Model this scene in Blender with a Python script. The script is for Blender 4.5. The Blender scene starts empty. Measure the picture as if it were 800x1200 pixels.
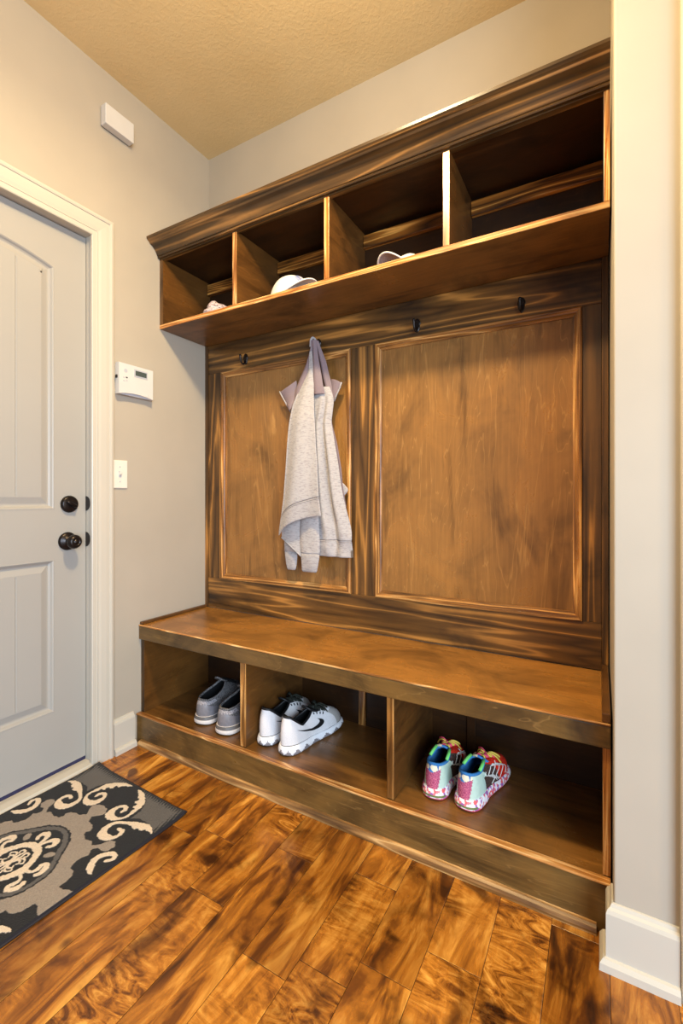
import bpy, bmesh, math, random
import numpy as np
from mathutils import Vector, Matrix

random.seed(7)
SC = bpy.context.scene
COL = SC.collection

# ------------------------------------------------------------------ camera
cam_data = bpy.data.cameras.new('camera')
cam_data.sensor_fit = 'VERTICAL'
cam_data.sensor_height = 36.0
cam_data.sensor_width = 24.0
cam_data.lens = 16.0
cam_data.shift_y = -17.0 / 1200.0
cam_data.clip_start = 0.02
cam = bpy.data.objects.new('camera', cam_data)
COL.objects.link(cam)
cam.location = (1.713, -1.6645, 1.04)
cam.rotation_euler = (math.radians(90), 0, math.radians(29.57))
SC.camera = cam

# ------------------------------------------------------------------ light
world = bpy.data.worlds.new('world')
SC.world = world
world.use_nodes = True
wb = world.node_tree.nodes['Background']
wb.inputs[0].default_value = (0.80, 0.89, 1.0, 1)
wb.inputs[1].default_value = 0.36


def area_light(name, loc, rot, size, power, color, shape='DISK', size_y=None):
    d = bpy.data.lights.new(name, 'AREA')
    d.shape = shape
    d.size = size
    if size_y:
        d.size_y = size_y
    d.energy = power
    d.color = color
    o = bpy.data.objects.new(name, d)
    o.location = loc
    o.rotation_euler = rot
    COL.objects.link(o)
    return o


# assumed flush globe lamp, out of view on the ceiling of the passage
d = bpy.data.lights.new('assumed_ceiling_lamp', 'POINT')
d.energy = 29
d.shadow_soft_size = 0.075
d.color = (1.0, 0.77, 0.43)
o = bpy.data.objects.new('assumed_ceiling_lamp', d)
o.location = (1.12, -1.0, 2.58)
COL.objects.link(o)
# second light added below it, brightening the room more than the ceiling
area_light('added_lamp_downlight', (1.12, -1.0, 2.50), (0, 0, 0), 0.15, 29, (1.0, 0.80, 0.47))
# assumed, unseen hall light, its tall strip shape made up, grazing the wall beside the bench
area_light('assumed_hall_light', (2.72, -1.05, 1.35), (math.radians(90), 0, math.radians(58)), 0.14, 5.5, (1.0, 0.74, 0.40), 'RECTANGLE', 2.4)
# added fill: assumed, unseen daylight from behind the camera, no window built
wl = area_light('assumed_daylight_fill', (3.25, -2.75, 1.20), (math.radians(76), 0, math.radians(56)), 1.6, 66,
                (0.64, 0.81, 1.0), 'RECTANGLE', 1.7)
wl.data.spread = math.radians(125)

SC.view_settings.view_transform = 'Standard'
SC.view_settings.look = 'None'
SC.view_settings.gamma = 1.0
SC.view_settings.use_curve_mapping = False
SC.view_settings.exposure = 0.25


# ------------------------------------------------------------------ materials
def srgb(r, g, b):
    def f(c):
        c /= 255.0
        return c / 12.92 if c <= 0.04045 else ((c + 0.055) / 1.055) ** 2.4
    return (f(r), f(g), f(b), 1.0)


def new_mat(name, rough=0.5, metallic=0.0, spec=0.5):
    m = bpy.data.materials.new(name)
    m.use_nodes = True
    b = m.node_tree.nodes['Principled BSDF']
    b.inputs['Roughness'].default_value = rough
    b.inputs['Metallic'].default_value = metallic
    b.inputs['Specular IOR Level'].default_value = spec
    return m, m.node_tree.nodes, m.node_tree.links, b


def ramp(nodes, stops):
    r = nodes.new('ShaderNodeValToRGB')
    e = r.color_ramp.elements
    while len(e) < len(stops):
        e.new(0.5)
    for i, (p, c) in enumerate(stops):
        e[i].position = p
        e[i].color = c
    return r


def noise(nodes, scale, detail=4, rough=0.55, dist=0.0):
    n = nodes.new('ShaderNodeTexNoise')
    n.inputs['Scale'].default_value = scale
    n.inputs['Detail'].default_value = detail
    n.inputs['Roughness'].default_value = rough
    n.inputs['Distortion'].default_value = dist
    return n


def mixc(nodes, links, mode, fac, a, b):
    n = nodes.new('ShaderNodeMix')
    n.data_type = 'RGBA'
    n.blend_type = mode
    n.clamp_result = False
    if isinstance(fac, (int, float)):
        n.inputs[0].default_value = fac
    else:
        links.new(fac, n.inputs[0])
    for s, v in ((6, a), (7, b)):
        if isinstance(v, tuple):
            n.inputs[s].default_value = v
        else:
            links.new(v, n.inputs[s])
    return n.outputs[2]


def bump(nodes, links, b, height, strength, dist=0.002):
    n = nodes.new('ShaderNodeBump')
    n.inputs['Strength'].default_value = strength
    n.inputs['Distance'].default_value = dist
    links.new(height, n.inputs['Height'])
    links.new(n.outputs[0], b.inputs['Normal'])


def paint(name, col, rough=0.5, bscale=220, bstr=0.12, var=0.04, spec=0.4, bdist=0.001):
    m, N, L, b = new_mat(name, rough, 0, spec)
    tc = N.new('ShaderNodeTexCoord')
    n1 = noise(N, 3.0, 3)
    L.new(tc.outputs['Object'], n1.inputs['Vector'])
    lo = tuple(c * (1 - var) for c in col[:3]) + (1,)
    hi = tuple(min(1, c * (1 + var)) for c in col[:3]) + (1,)
    r = ramp(N, [(0.3, lo), (0.7, hi)])
    L.new(n1.outputs[0], r.inputs[0])
    L.new(r.outputs[0], b.inputs['Base Color'])
    n2 = noise(N, bscale, 4)
    L.new(tc.outputs['Object'], n2.inputs['Vector'])
    bump(N, L, b, n2.outputs[0], bstr, bdist)
    return m


def plain(name, col, rough=0.5, metallic=0.0, spec=0.5, nscale=60, var=0.08, bstr=0.1):
    m, N, L, b = new_mat(name, rough, metallic, spec)
    tc = N.new('ShaderNodeTexCoord')
    n1 = noise(N, nscale, 3)
    L.new(tc.outputs['Object'], n1.inputs['Vector'])
    lo = tuple(c * (1 - var) for c in col[:3]) + (1,)
    hi = tuple(min(1, c * (1 + var)) for c in col[:3]) + (1,)
    r = ramp(N, [(0.3, lo), (0.7, hi)])
    L.new(n1.outputs[0], r.inputs[0])
    L.new(r.outputs[0], b.inputs['Base Color'])
    if bstr:
        bump(N, L, b, n1.outputs[0], bstr, 0.001)
    return m


def wood(name, axis, dark, mid, light, style='ply', rough=0.33, gain=1.0, scale=1.0, blot=0.85, vein=0.22):
    """stained timber; axis = grain direction (0 x, 1 y, 2 z)"""
    m, N, L, b = new_mat(name, rough, 0, 0.5)
    tc = N.new('ShaderNodeTexCoord')
    oi = N.new('ShaderNodeObjectInfo')
    add = N.new('ShaderNodeVectorMath')
    add.operation = 'MULTIPLY_ADD'
    L.new(oi.outputs['Random'], add.inputs[0])
    add.inputs[1].default_value = (17.3, 23.1, 31.7)
    L.new(tc.outputs['Object'], add.inputs[2])
    mp = N.new('ShaderNodeMapping')
    s = [1.0 * scale] * 3
    s[axis] = (0.05 if style == 'pine' else 0.13) * scale
    mp.inputs['Scale'].default_value = s
    L.new(add.outputs[0], mp.inputs['Vector'])
    mp2 = N.new('ShaderNodeMapping')
    s = [1.0] * 3
    s[axis] = 0.035
    mp2.inputs['Scale'].default_value = s
    L.new(add.outputs[0], mp2.inputs['Vector'])
    if style == 'pine':
        w = noise(N, 7.5, 3.0, 0.5, 0.25)
        L.new(mp.outputs[0], w.inputs['Vector'])
        mul = N.new('ShaderNodeMath'); mul.operation = 'MULTIPLY'; mul.inputs[1].default_value = 9.0
        L.new(w.outputs[0], mul.inputs[0])
        fr = N.new('ShaderNodeMath'); fr.operation = 'PINGPONG'; fr.inputs[1].default_value = 0.5
        L.new(mul.outputs[0], fr.inputs[0])
        sc = N.new('ShaderNodeMath'); sc.operation = 'MULTIPLY'; sc.inputs[1].default_value = 2.0
        L.new(fr.outputs[0], sc.inputs[0])
        fig = sc.outputs[0]
        r = ramp(N, [(0.0, dark), (0.35, tuple(0.45 * a + 0.55 * c for a, c in zip(dark, mid))), (0.72, mid), (0.97, light)])
    else:
        w = noise(N, 8.0, 6.0, 0.6, 1.6)
        L.new(mp.outputs[0], w.inputs['Vector'])
        fig = w.outputs[0]
        r = ramp(N, [(0.22, dark), (0.47, mid), (0.62, mid), (0.80, light)])
    L.new(fig, r.inputs[0])
    st = noise(N, 120, 3, 0.6)
    L.new(mp2.outputs[0], st.inputs['Vector'])
    rs = ramp(N, [(0.3, (0.66, 0.64, 0.60, 1)), (0.7, (1.15, 1.14, 1.1, 1))])
    L.new(st.outputs[0], rs.inputs[0])
    c1 = mixc(N, L, 'MULTIPLY', 0.75 if style == 'pine' else 0.45, r.outputs[0], rs.outputs[0])
    bl = noise(N, 4.6, 5, 0.6, 0.8)
    mp3 = N.new('ShaderNodeMapping')
    s = [1.0] * 3
    s[axis] = 0.45 if style == 'pine' else 0.75
    mp3.inputs['Scale'].default_value = s
    L.new(add.outputs[0], mp3.inputs['Vector'])
    L.new(mp3.outputs[0], bl.inputs['Vector'])
    rb = ramp(N, [(0.32, (0.36 * gain, 0.35 * gain, 0.34 * gain, 1)), (0.50, (gain, gain, gain, 1)),
                  (0.70, (1.45 * gain, 1.4 * gain, 1.3 * gain, 1))])
    L.new(bl.outputs[0], rb.inputs[0])
    c2 = mixc(N, L, 'MULTIPLY', blot, c1, rb.outputs[0])
    if style == 'ply':
        # thin wavy lighter veins of the rotary veneer
        v = noise(N, 3.6, 5, 0.5, 0.8)
        L.new(mp.outputs[0], v.inputs['Vector'])
        mu = N.new('ShaderNodeMath'); mu.operation = 'MULTIPLY'; mu.inputs[1].default_value = 22.0
        L.new(v.outputs[0], mu.inputs[0])
        pp = N.new('ShaderNodeMath'); pp.operation = 'PINGPONG'; pp.inputs[1].default_value = 0.5
        L.new(mu.outputs[0], pp.inputs[0])
        rv = ramp(N, [(0.0, (1, 1, 1, 1)), (0.05, (0, 0, 0, 1))])
        L.new(pp.outputs[0], rv.inputs[0])
        fm = N.new('ShaderNodeMath'); fm.operation = 'MULTIPLY'; fm.inputs[1].default_value = vein
        L.new(rv.outputs[0], fm.inputs[0])
        c2 = mixc(N, L, 'MIX', fm.outputs[0], c2, light)
    L.new(c2, b.inputs['Base Color'])
    rr = ramp(N, [(0.3, (rough + 0.10,) * 3 + (1,)), (0.7, (rough - 0.06,) * 3 + (1,))])
    L.new(bl.outputs[0], rr.inputs[0])
    L.new(rr.outputs[0], b.inputs['Roughness'])
    bump(N, L, b, st.outputs[0], 0.12, 0.0008)
    return m


DK, MD, LT = srgb(46, 28, 10), srgb(114, 77, 36), srgb(168, 118, 60)
PD, PM, PL = srgb(62, 40, 17), srgb(106, 72, 34), srgb(166, 115, 56)
W_PANEL = wood('veneer_vertical', 2, srgb(78, 50, 20), srgb(140, 97, 49), srgb(192, 142, 80), 'ply', 0.30, 1.0, 1.0, 0.62, 0.36)
W_PINE_X = wood('pine_horizontal', 0, PD, PM, PL, 'pine', 0.34)
W_PINE_Z = wood('pine_vertical', 2, PD, PM, PL, 'pine', 0.36)
W_PLY_X = wood('plywood_horizontal', 0, DK, MD, LT, 'ply', 0.32)
W_PLY_Y = wood('plywood_depthwise', 1, srgb(40, 23, 8), srgb(94, 60, 26), srgb(140, 94, 44), 'ply', 0.32)  # darker than the other plywood: shade inside the cubbies put into the colour
W_PLY_Z = wood('plywood_vertical', 2, DK, MD, LT, 'ply', 0.34)
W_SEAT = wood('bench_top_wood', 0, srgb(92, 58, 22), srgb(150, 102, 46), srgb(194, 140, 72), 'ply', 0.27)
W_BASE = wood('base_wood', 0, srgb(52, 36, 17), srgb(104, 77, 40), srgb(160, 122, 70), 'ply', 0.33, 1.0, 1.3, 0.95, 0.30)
W_SHADE = wood('plywood_cubby_shade', 0, srgb(24, 13, 5), srgb(56, 33, 13), srgb(92, 58, 25), 'ply', 0.36)  # deep shade at the back of the cubbies, painted as darker wood
W_EDGE = wood('worn_edge_and_glint', 0, srgb(140, 84, 36), srgb(196, 138, 76), srgb(226, 186, 130), 'pine', 0.28, 1.0, 3.0)  # pale worn edges; on the bench it also paints the edge glint
W_EDGE_Z = wood('worn_plywood_edge_upright', 2, srgb(130, 76, 32), srgb(190, 130, 70), srgb(222, 180, 124), 'pine', 0.28, 1.0, 3.0)
W_MOULD_X = wood('moulding_horizontal', 0, srgb(100, 62, 26), srgb(170, 116, 58), srgb(214, 162, 98), 'pine', 0.27, 1.0, 2.0)
W_MOULD_Z = wood('moulding_vertical', 2, srgb(100, 62, 26), srgb(170, 116, 58), srgb(214, 162, 98), 'pine', 0.27, 1.0, 2.0)
W_CROWN = wood('crown_wood', 0, srgb(56, 39, 20), srgb(92, 66, 36), srgb(148, 106, 58), 'pine', 0.30, 1.0, 0.8)
W_SHOE = wood('shoe_moulding_wood', 0, srgb(104, 70, 36), srgb(158, 116, 68), srgb(196, 156, 104), 'pine', 0.32, 1.0, 2.0)
W_LEDGER = wood('ledger_wood', 0, srgb(60, 34, 10), srgb(150, 92, 34), srgb(220, 156, 76), 'pine', 0.34, 1.2, 1.6)

M_WALL = paint('wall_paint', srgb(174, 163, 147), 0.55, 260, 0.10)
M_WALL_R = M_WALL
M_CEIL = None
M_TRIM = paint('trim_paint', srgb(192, 184, 170), 0.30, 90, 0.03, 0.02)
M_DOOR = paint('door_paint', srgb(162, 157, 150), 0.34, 160, 0.05, 0.02)
M_WHITE = plain('white_plastic', srgb(206, 202, 197), 0.35, 0, 0.5, 20, 0.02, 0)
M_IVORY = plain('ivory_plastic', srgb(222, 215, 202), 0.35, 0, 0.5, 20, 0.02, 0)
M_LCD = plain('display_glass', srgb(74, 82, 78), 0.2, 0, 0.6, 20, 0.05, 0)
M_GREYPL = plain('grey_plastic', srgb(178, 178, 184), 0.35, 0, 0.5, 30, 0.04, 0)
M_SLOT = plain('dark_slot', srgb(40, 38, 38), 0.6, 0, 0.3, 30, 0.05, 0)
M_BRONZE = plain('oiled_bronze', srgb(44, 38, 36), 0.30, 0.75, 0.5, 40, 0.2, 0.02)
M_BLACK = plain('black_rubber', srgb(28, 26, 34), 0.55, 0, 0.4, 50, 0.15, 0.05)
M_NAVY = plain('door_sweep_vinyl', srgb(44, 44, 74), 0.5, 0, 0.4, 50, 0.2, 0.05)


def ceiling_mat():
    m, N, L, b = new_mat('textured_ceiling', 0.7, 0, 0.2)
    tc = N.new('ShaderNodeTexCoord')
    b.inputs['Base Color'].default_value = srgb(214, 190, 148)
    n1 = noise(N, 75, 3, 0.5, 0.6)
    L.new(tc.outputs['Object'], n1.inputs['Vector'])
    r = ramp(N, [(0.42, (0, 0, 0, 1)), (0.62, (1, 1, 1, 1))])
    L.new(n1.outputs[0], r.inputs[0])
    n2 = noise(N, 2.5, 2)
    L.new(tc.outputs['Object'], n2.inputs['Vector'])
    rc = ramp(N, [(0.3, srgb(218, 190, 140)), (0.7, srgb(226, 200, 152))])
    L.new(n2.outputs[0], rc.inputs[0])
    L.new(rc.outputs[0], b.inputs['Base Color'])
    bump(N, L, b, r.outputs[0], 0.16, 0.003)
    return m


M_CEIL = ceiling_mat()


def floor_mat():
    m, N, L, b = new_mat('hand_scraped_maple', 0.26, 0, 0.5)
    tc = N.new('ShaderNodeTexCoord')
    at = N.new('ShaderNodeAttribute'); at.attribute_name = 'plank'
    ad = N.new('ShaderNodeVectorMath'); ad.operation = 'MULTIPLY_ADD'
    L.new(at.outputs['Color'], ad.inputs[0])
    ad.inputs[1].default_value = (9.0, 13.0, 11.0)
    L.new(tc.outputs['Object'], ad.inputs[2])
    sep = N.new('ShaderNodeSeparateColor')
    L.new(at.outputs['Color'], sep.inputs[0])
    # lengthwise streaks
    mp = N.new('ShaderNodeMapping'); mp.inputs['Scale'].default_value = (1.0, 0.2, 1.0)
    L.new(ad.outputs[0], mp.inputs['Vector'])
    n1 = noise(N, 15, 9, 0.62, 1.2)
    L.new(mp.outputs[0], n1.inputs['Vector'])
    # cross ripple figure
    mp2 = N.new('ShaderNodeMapping'); mp2.inputs['Scale'].default_value = (0.35, 1.0, 1.0)
    mp2.inputs['Rotation'].default_value = (0, 0, 0.45)
    L.new(ad.outputs[0], mp2.inputs['Vector'])
    n2 = noise(N, 27, 9, 0.66, 2.4)
    L.new(mp2.outputs[0], n2.inputs['Vector'])
    rip = N.new('ShaderNodeMath'); rip.operation = 'GREATER_THAN'; rip.inputs[1].default_value = 0.55
    L.new(sep.outputs[1], rip.inputs[0])
    msk = noise(N, 3.5, 2, 0.5, 0.4)
    L.new(ad.outputs[0], msk.inputs['Vector'])
    mr = ramp(N, [(0.38, (0, 0, 0, 1)), (0.58, (1, 1, 1, 1))])
    L.new(msk.outputs[0], mr.inputs[0])
    mm = N.new('ShaderNodeMath'); mm.operation = 'MULTIPLY'
    L.new(rip.outputs[0], mm.inputs[0]); L.new(mr.outputs[0], mm.inputs[1])
    fig = N.new('ShaderNodeMix'); fig.data_type = 'FLOAT'
    L.new(mm.outputs[0], fig.inputs[0]); L.new(n1.outputs[0], fig.inputs[2]); L.new(n2.outputs[0], fig.inputs[3])
    r = ramp(N, [(0.26, srgb(36, 17, 5)), (0.41, srgb(104, 57, 15)), (0.52, srgb(164, 102, 33)), (0.66, srgb(208, 148, 66))])
    L.new(fig.outputs[0], r.inputs[0])
    bl = noise(N, 5.0, 4, 0.6, 1.0)
    L.new(ad.outputs[0], bl.inputs['Vector'])
    rb = ramp(N, [(0.32, (0.24, 0.19, 0.15, 1)), (0.47, (1, 1, 1, 1)), (0.75, (1.25, 1.25, 1.2, 1))])
    L.new(bl.outputs[0], rb.inputs[0])
    c = mixc(N, L, 'MULTIPLY', 0.9, r.outputs[0], rb.outputs[0])
    # knots
    kn = noise(N, 9.0, 1, 0.4, 0.2)
    L.new(ad.outputs[0], kn.inputs['Vector'])
    rk = ramp(N, [(0.23, (0.16, 0.12, 0.10, 1)), (0.29, (1, 1, 1, 1))])
    L.new(kn.outputs[0], rk.inputs[0])
    c = mixc(N, L, 'MULTIPLY', 0.9, c, rk.outputs[0])
    rt = ramp(N, [(0.0, (0.52, 0.45, 0.38, 1)), (0.35, (0.92, 0.90, 0.86, 1)), (1.0, (1.28, 1.30, 1.34, 1))])
    L.new(sep.outputs[0], rt.inputs[0])
    c = mixc(N, L, 'MULTIPLY', 1.0, c, rt.outputs[0])
    L.new(c, b.inputs['Base Color'])
    rr = ramp(N, [(0.3, (0.34,) * 3 + (1,)), (0.7, (0.20,) * 3 + (1,))])
    L.new(n1.outputs[0], rr.inputs[0])
    L.new(rr.outputs[0], b.inputs['Roughness'])
    bump(N, L, b, fig.outputs[0], 0.25, 0.003)
    return m


M_FLOOR = floor_mat()
M_SEAM = plain('floor_seam', srgb(44, 24, 9), 0.6, 0, 0.3, 30, 0.2, 0)


# ------------------------------------------------------------------ object helpers
def link_mesh(name, me, mats, parent=None, loc=(0, 0, 0), smooth=False):
    o = bpy.data.objects.new(name, me)
    COL.objects.link(o)
    if not isinstance(mats, (list, tuple)):
        mats = [mats]
    for m in mats:
        me.materials.append(m)
    if smooth:
        for p in me.polygons:
            p.use_smooth = True
    if parent is not None:
        o.parent = parent
    o.location = loc
    return o


def from_bm(name, bm, mats, parent=None, loc=(0, 0, 0), smooth=False, recalc=True):
    if recalc:
        bmesh.ops.recalc_face_normals(bm, faces=bm.faces[:])
    me = bpy.data.meshes.new(name)
    bm.to_mesh(me)
    bm.free()
    return link_mesh(name, me, mats, parent, loc, smooth)


def thing(name, label, cat, loc=(0, 0, 0), rotz=0.0, group=None):
    o = bpy.data.objects.new(name, None)
    o.empty_display_size = 0.05
    COL.objects.link(o)
    o.location = loc
    o.rotation_euler = (0, 0, rotz)
    o['label'] = label
    o['category'] = cat
    if group:
        o['group'] = group
    return o


def tag(o, label, cat, group=None):
    o['label'] = label
    o['category'] = cat
    if group:
        o['group'] = group
    return o


def struct(o, label=None):
    o['kind'] = 'structure'
    if label:
        o['label'] = label
    return o


def bm_box(bm, x0, x1, y0, y1, z0, z1, mi=0):
    vs = [bm.verts.new((x, y, z)) for x in (x0, x1) for y in (y0, y1) for z in (z0, z1)]
    idx = [(0, 1, 3, 2), (4, 6, 7, 5), (0, 4, 5, 1), (2, 3, 7, 6), (0, 2, 6, 4), (1, 5, 7, 3)]
    fs = []
    for f in idx:
        fc = bm.faces.new([vs[i] for i in f])
        fc.material_index = mi
        fs.append(fc)
    return vs, fs


def box(name, x0, x1, y0, y1, z0, z1, mat, parent=None, bev=0.0015, off=(0, 0, 0)):
    """box given in world metres; off = location of the parent thing"""
    bm = bmesh.new()
    bm_box(bm, x0 - off[0], x1 - off[0], y0 - off[1], y1 - off[1], z0 - off[2], z1 - off[2])
    if bev:
        bmesh.ops.bevel(bm, geom=bm.edges[:], offset=bev, segments=2, profile=0.5, affect='EDGES')
    return from_bm(name, bm, mat, parent)


def sweep_bm(bm, path, prof, closed, to3, mi=0, caps=True, prof_closed=True):
    """profile (d, h): d = in-plane offset to the left of the path, h = out of plane. to3(a, b, h) -> xyz"""
    n = len(path)
    rings = []
    for i in range(n):
        p = np.array(path[i], float)
        if closed or 0 < i < n - 1:
            a = np.array(path[(i - 1) % n], float)
            c = np.array(path[(i + 1) % n], float)
            d1 = (p - a) / np.linalg.norm(p - a)
            d2 = (c - p) / np.linalg.norm(c - p)
            n1 = np.array([-d1[1], d1[0]])
            n2 = np.array([-d2[1], d2[0]])
            nn = n1 + n2
            nn = nn / max(1e-6, (nn @ nn)) * 2
        else:
            dd = (np.array(path[1], float) - p) if i == 0 else (p - np.array(path[-2], float))
            dd /= np.linalg.norm(dd)
            nn = np.array([-dd[1], dd[0]])
        ring = []
        for (d_, h) in prof:
            q = p + nn * d_
            ring.append(bm.verts.new(to3(q[0], q[1], h)))
        rings.append(ring)
    m = len(prof)
    for i in range(n if closed else n - 1):
        r0, r1 = rings[i], rings[(i + 1) % n]
        for k in range(m if prof_closed else m - 1):
            f = bm.faces.new((r0[k], r0[(k + 1) % m], r1[(k + 1) % m], r1[k]))
            f.material_index = mi
    if not closed and caps and prof_closed:
        bm.faces.new(rings[0]).material_index = mi
        bm.faces.new(rings[-1][::-1]).material_index = mi


def bm_tube(bm, pts, rad, seg=8, mi=0, closed=False, cap=True):
    pts = [Vector(p) for p in pts]
    n = len(pts)
    rads = rad if isinstance(rad, (list, tuple)) else [rad] * n
    rings = []
    up = None
    for i in range(n):
        if closed:
            t = pts[(i + 1) % n] - pts[(i - 1) % n]
        else:
            t = pts[min(i + 1, n - 1)] - pts[max(i - 1, 0)]
        t.normalize()
        if up is None:
            up = Vector((0, 0, 1)) if abs(t.z) < 0.9 else Vector((1, 0, 0))
        s = t.cross(up)
        if s.length < 1e-5:
            s = t.orthogonal()
        s.normalize()
        up = s.cross(t).normalized()
        rings.append([bm.verts.new(pts[i] + (s * math.cos(2 * math.pi * k / seg) + up * math.sin(2 * math.pi * k / seg)) * rads[i]) for k in range(seg)])
    for i in range(n if closed else n - 1):
        a, c = rings[i], rings[(i + 1) % n]
        for k in range(seg):
            f = bm.faces.new((a[k], a[(k + 1) % seg], c[(k + 1) % seg], c[k]))
            f.material_index = mi
    if cap and not closed:
        bm.faces.new(rings[0][::-1]).material_index = mi
        bm.faces.new(rings[-1]).material_index = mi


def smooth_path(pts, n=8):
    P = [np.array(p, float) for p in pts]
    out = []
    for i in range(len(P) - 1):
        p0 = P[max(i - 1, 0)]; p1 = P[i]; p2 = P[i + 1]; p3 = P[min(i + 2, len(P) - 1)]
        for k in range(n):
            t = k / n
            out.append(0.5 * ((2 * p1) + (-p0 + p2) * t + (2 * p0 - 5 * p1 + 4 * p2 - p3) * t * t + (-p0 + 3 * p1 - 3 * p2 + p3) * t ** 3))
    out.append(P[-1])
    return out


def bm_lathe(bm, prof, axis_o, axis_d, seg=28, mi=0):
    """prof: (r, t) along axis_d from axis_o"""
    ax = Vector(axis_d).normalized()
    s = ax.orthogonal().normalized()
    u = ax.cross(s)
    o_ = Vector(axis_o)
    rings = []
    for (r, t) in prof:
        if r < 1e-6:
            rings.append([bm.verts.new(o_ + ax * t)])
        else:
            rings.append([bm.verts.new(o_ + ax * t + (s * math.cos(2 * math.pi * k / seg) + u * math.sin(2 * math.pi * k / seg)) * r) for k in range(seg)])
    for i in range(len(rings) - 1):
        a, c = rings[i], rings[i + 1]
        for k in range(seg):
            k2 = (k + 1) % seg
            if len(a) == 1 and len(c) == 1:
                continue
            if len(a) == 1:
                f = bm.faces.new((a[0], c[k2], c[k]))
            elif len(c) == 1:
                f = bm.faces.new((a[k], a[k2], c[0]))
            else:
                f = bm.faces.new((a[k], a[k2], c[k2], c[k]))
            f.material_index = mi


def grid_mesh(bm, G, mi=0, wrap_u=False):
    """G: list of rows of xyz"""
    V = [[bm.verts.new(p) for p in row] for row in G]
    nr, nc = len(V), len(V[0])
    for i in range(nr - 1):
        for j in range(nc if wrap_u else nc - 1):
            j2 = (j + 1) % nc
            f = bm.faces.new((V[i][j], V[i][j2], V[i + 1][j2], V[i + 1][j]))
            f.material_index = mi(i, j) if callable(mi) else mi
    return V


# ------------------------------------------------------------------ room shell
W = 1.737          # niche width
CEIL = 2.74
XR, YB = 3.3, -3.7  # extent of the room behind the camera


def make_floor():
    bm = bmesh.new()
    lay = bm.loops.layers.float_color.new('plank')
    pw = 0.1215
    x0 = 0.76 - pw * 9
    known = {5: [-0.97, -2.1], 8: [-0.634, -1.5], 9: [-0.806], 10: [-0.581, -1.32], 11: [-0.22], 12: [-0.547, -0.82], 13: [-0.757], 14: [-0.66, -1.4], 15: [-0.3], 16: [-0.448, -1.15]}
    rnd = random.Random(11)
    g = 0.0005
    # sub-floor seen only in the seams
    vs, fs = bm_box(bm, -0.15, XR, YB, 0.1, -0.06, -0.0015, 1)
    r = -2
    while True:
        xa = x0 + pw * (r)
        r += 1
        if xa > XR:
            break
        k = r - 1
        js = list(known.get(k, []))
        if not js:
            js = [-rnd.uniform(0.15, 1.0)]
        y = js[-1]
        while y > YB:
            y -= rnd.uniform(0.55, 1.15)
            js.append(y)
        ys = [0.1] + js
        for a, c in zip(ys[:-1], ys[1:]):
            xA, xB = max(xa, -0.15) + g, min(xa + pw, XR) - g
            if xB <= xA:
                continue
            yA, yB_ = a - g, max(c, YB) + g
            col = (rnd.random(), rnd.random(), rnd.random(), 1)
            b_ = 0.0010
            t = [bm.verts.new((x, y, 0)) for x, y in ((xA + b_, yB_ + b_), (xB - b_, yB_ + b_), (xB - b_, yA - b_), (xA + b_, yA - b_))]
            e = [bm.verts.new((x, y, -0.0007)) for x, y in ((xA, yB_), (xB, yB_), (xB, yA), (xA, yA))]
            F = [bm.faces.new(t)] + [bm.faces.new((e[i], e[(i + 1) % 4], t[(i + 1) % 4], t[i])) for i in range(4)]
            for f in F:
                for l in f.loops:
                    l[lay] = col
    o = from_bm('floor', bm, [M_FLOOR, M_SEAM])
    struct(o, 'hand-scraped orange brown maple plank floor')


make_floor()

o = box('ceiling', -0.15, XR, YB, 0.1, CEIL, CEIL + 0.08, M_CEIL, bev=0)
struct(o, 'textured warm beige ceiling')
o = box('wall_back', -0.15, XR, 0.0, 0.1, 0, CEIL, M_WALL, bev=0)
struct(o, 'beige back wall above the cubbies')

# left wall with the door opening
DY0, DY1, DTOP = -0.605, -1.418, 2.06
bm = bmesh.new()
bm_box(bm, -0.12, 0, DY0 + 0.004, 0.0, 0, CEIL)
bm_box(bm, -0.12, 0, YB, DY1 - 0.004, 0, CEIL)
bm_box(bm, -0.12, 0, DY1 - 0.004, DY0 + 0.004, DTOP + 0.004, CEIL)
struct(from_bm('wall_left', bm, M_WALL), 'beige left wall with the door')
# right wall: the end of the wall that closes the niche and carries on to the right
WF = -0.485
bm = bmesh.new()
v, f = bm_box(bm, W + 0.003, 3.3, WF, 0.0, 0, CEIL)
ed = [e for e in bm.edges if all(abs(q.co.x - W - 0.003) < 1e-4 and abs(q.co.y - WF) < 1e-4 for q in e.verts)]
bmesh.ops.bevel(bm, geom=ed, offset=0.004, segments=3, profile=0.5, affect='EDGES')
struct(from_bm('wall_right', bm, M_WALL_R), 'beige wall end right of the bench')

# baseboards: stepped board, chamfered cap and shoe
BB = [(0, 0), (0.0, 0.14), (0.004, 0.139), (0.007, 0.132), (0.012, 0.128), (0.015, 0.120), (0.015, 0.026),
      (0.021, 0.024), (0.027, 0.016), (0.028, 0.0)]


def baseboard(name, path, label):
    bm = bmesh.new()
    sweep_bm(bm, path, BB, False, lambda a, c, h: (a, c, h))
    return struct(from_bm(name, bm, M_TRIM), label)


baseboard('baseboard_left', [(0.0005, -0.4285), (0.0005, -0.5235)][::-1][::1] if False else [(0.0005, -0.4285), (0.0005, -0.5235)], 'white baseboard between door casing and bench')
baseboard('baseboard_right', [(1.858, WF - 0.0005), (W + 0.0025, WF - 0.0005), (W + 0.0025, -0.429)], 'white baseboard wrapping the right wall corner')

# casing profile: d across the width (0 = inner edge), h = projection
CAS = [(0, 0), (0, 0.010), (0.003, 0.012), (0.018, 0.012), (0.0205, 0.0145), (0.024, 0.013), (0.035, 0.0155), (0.055, 0.0175),
       (0.068, 0.017), (0.070, 0.0205), (0.076, 0.022), (0.084, 0.020), (0.086, 0.016), (0.086, 0)]


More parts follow.
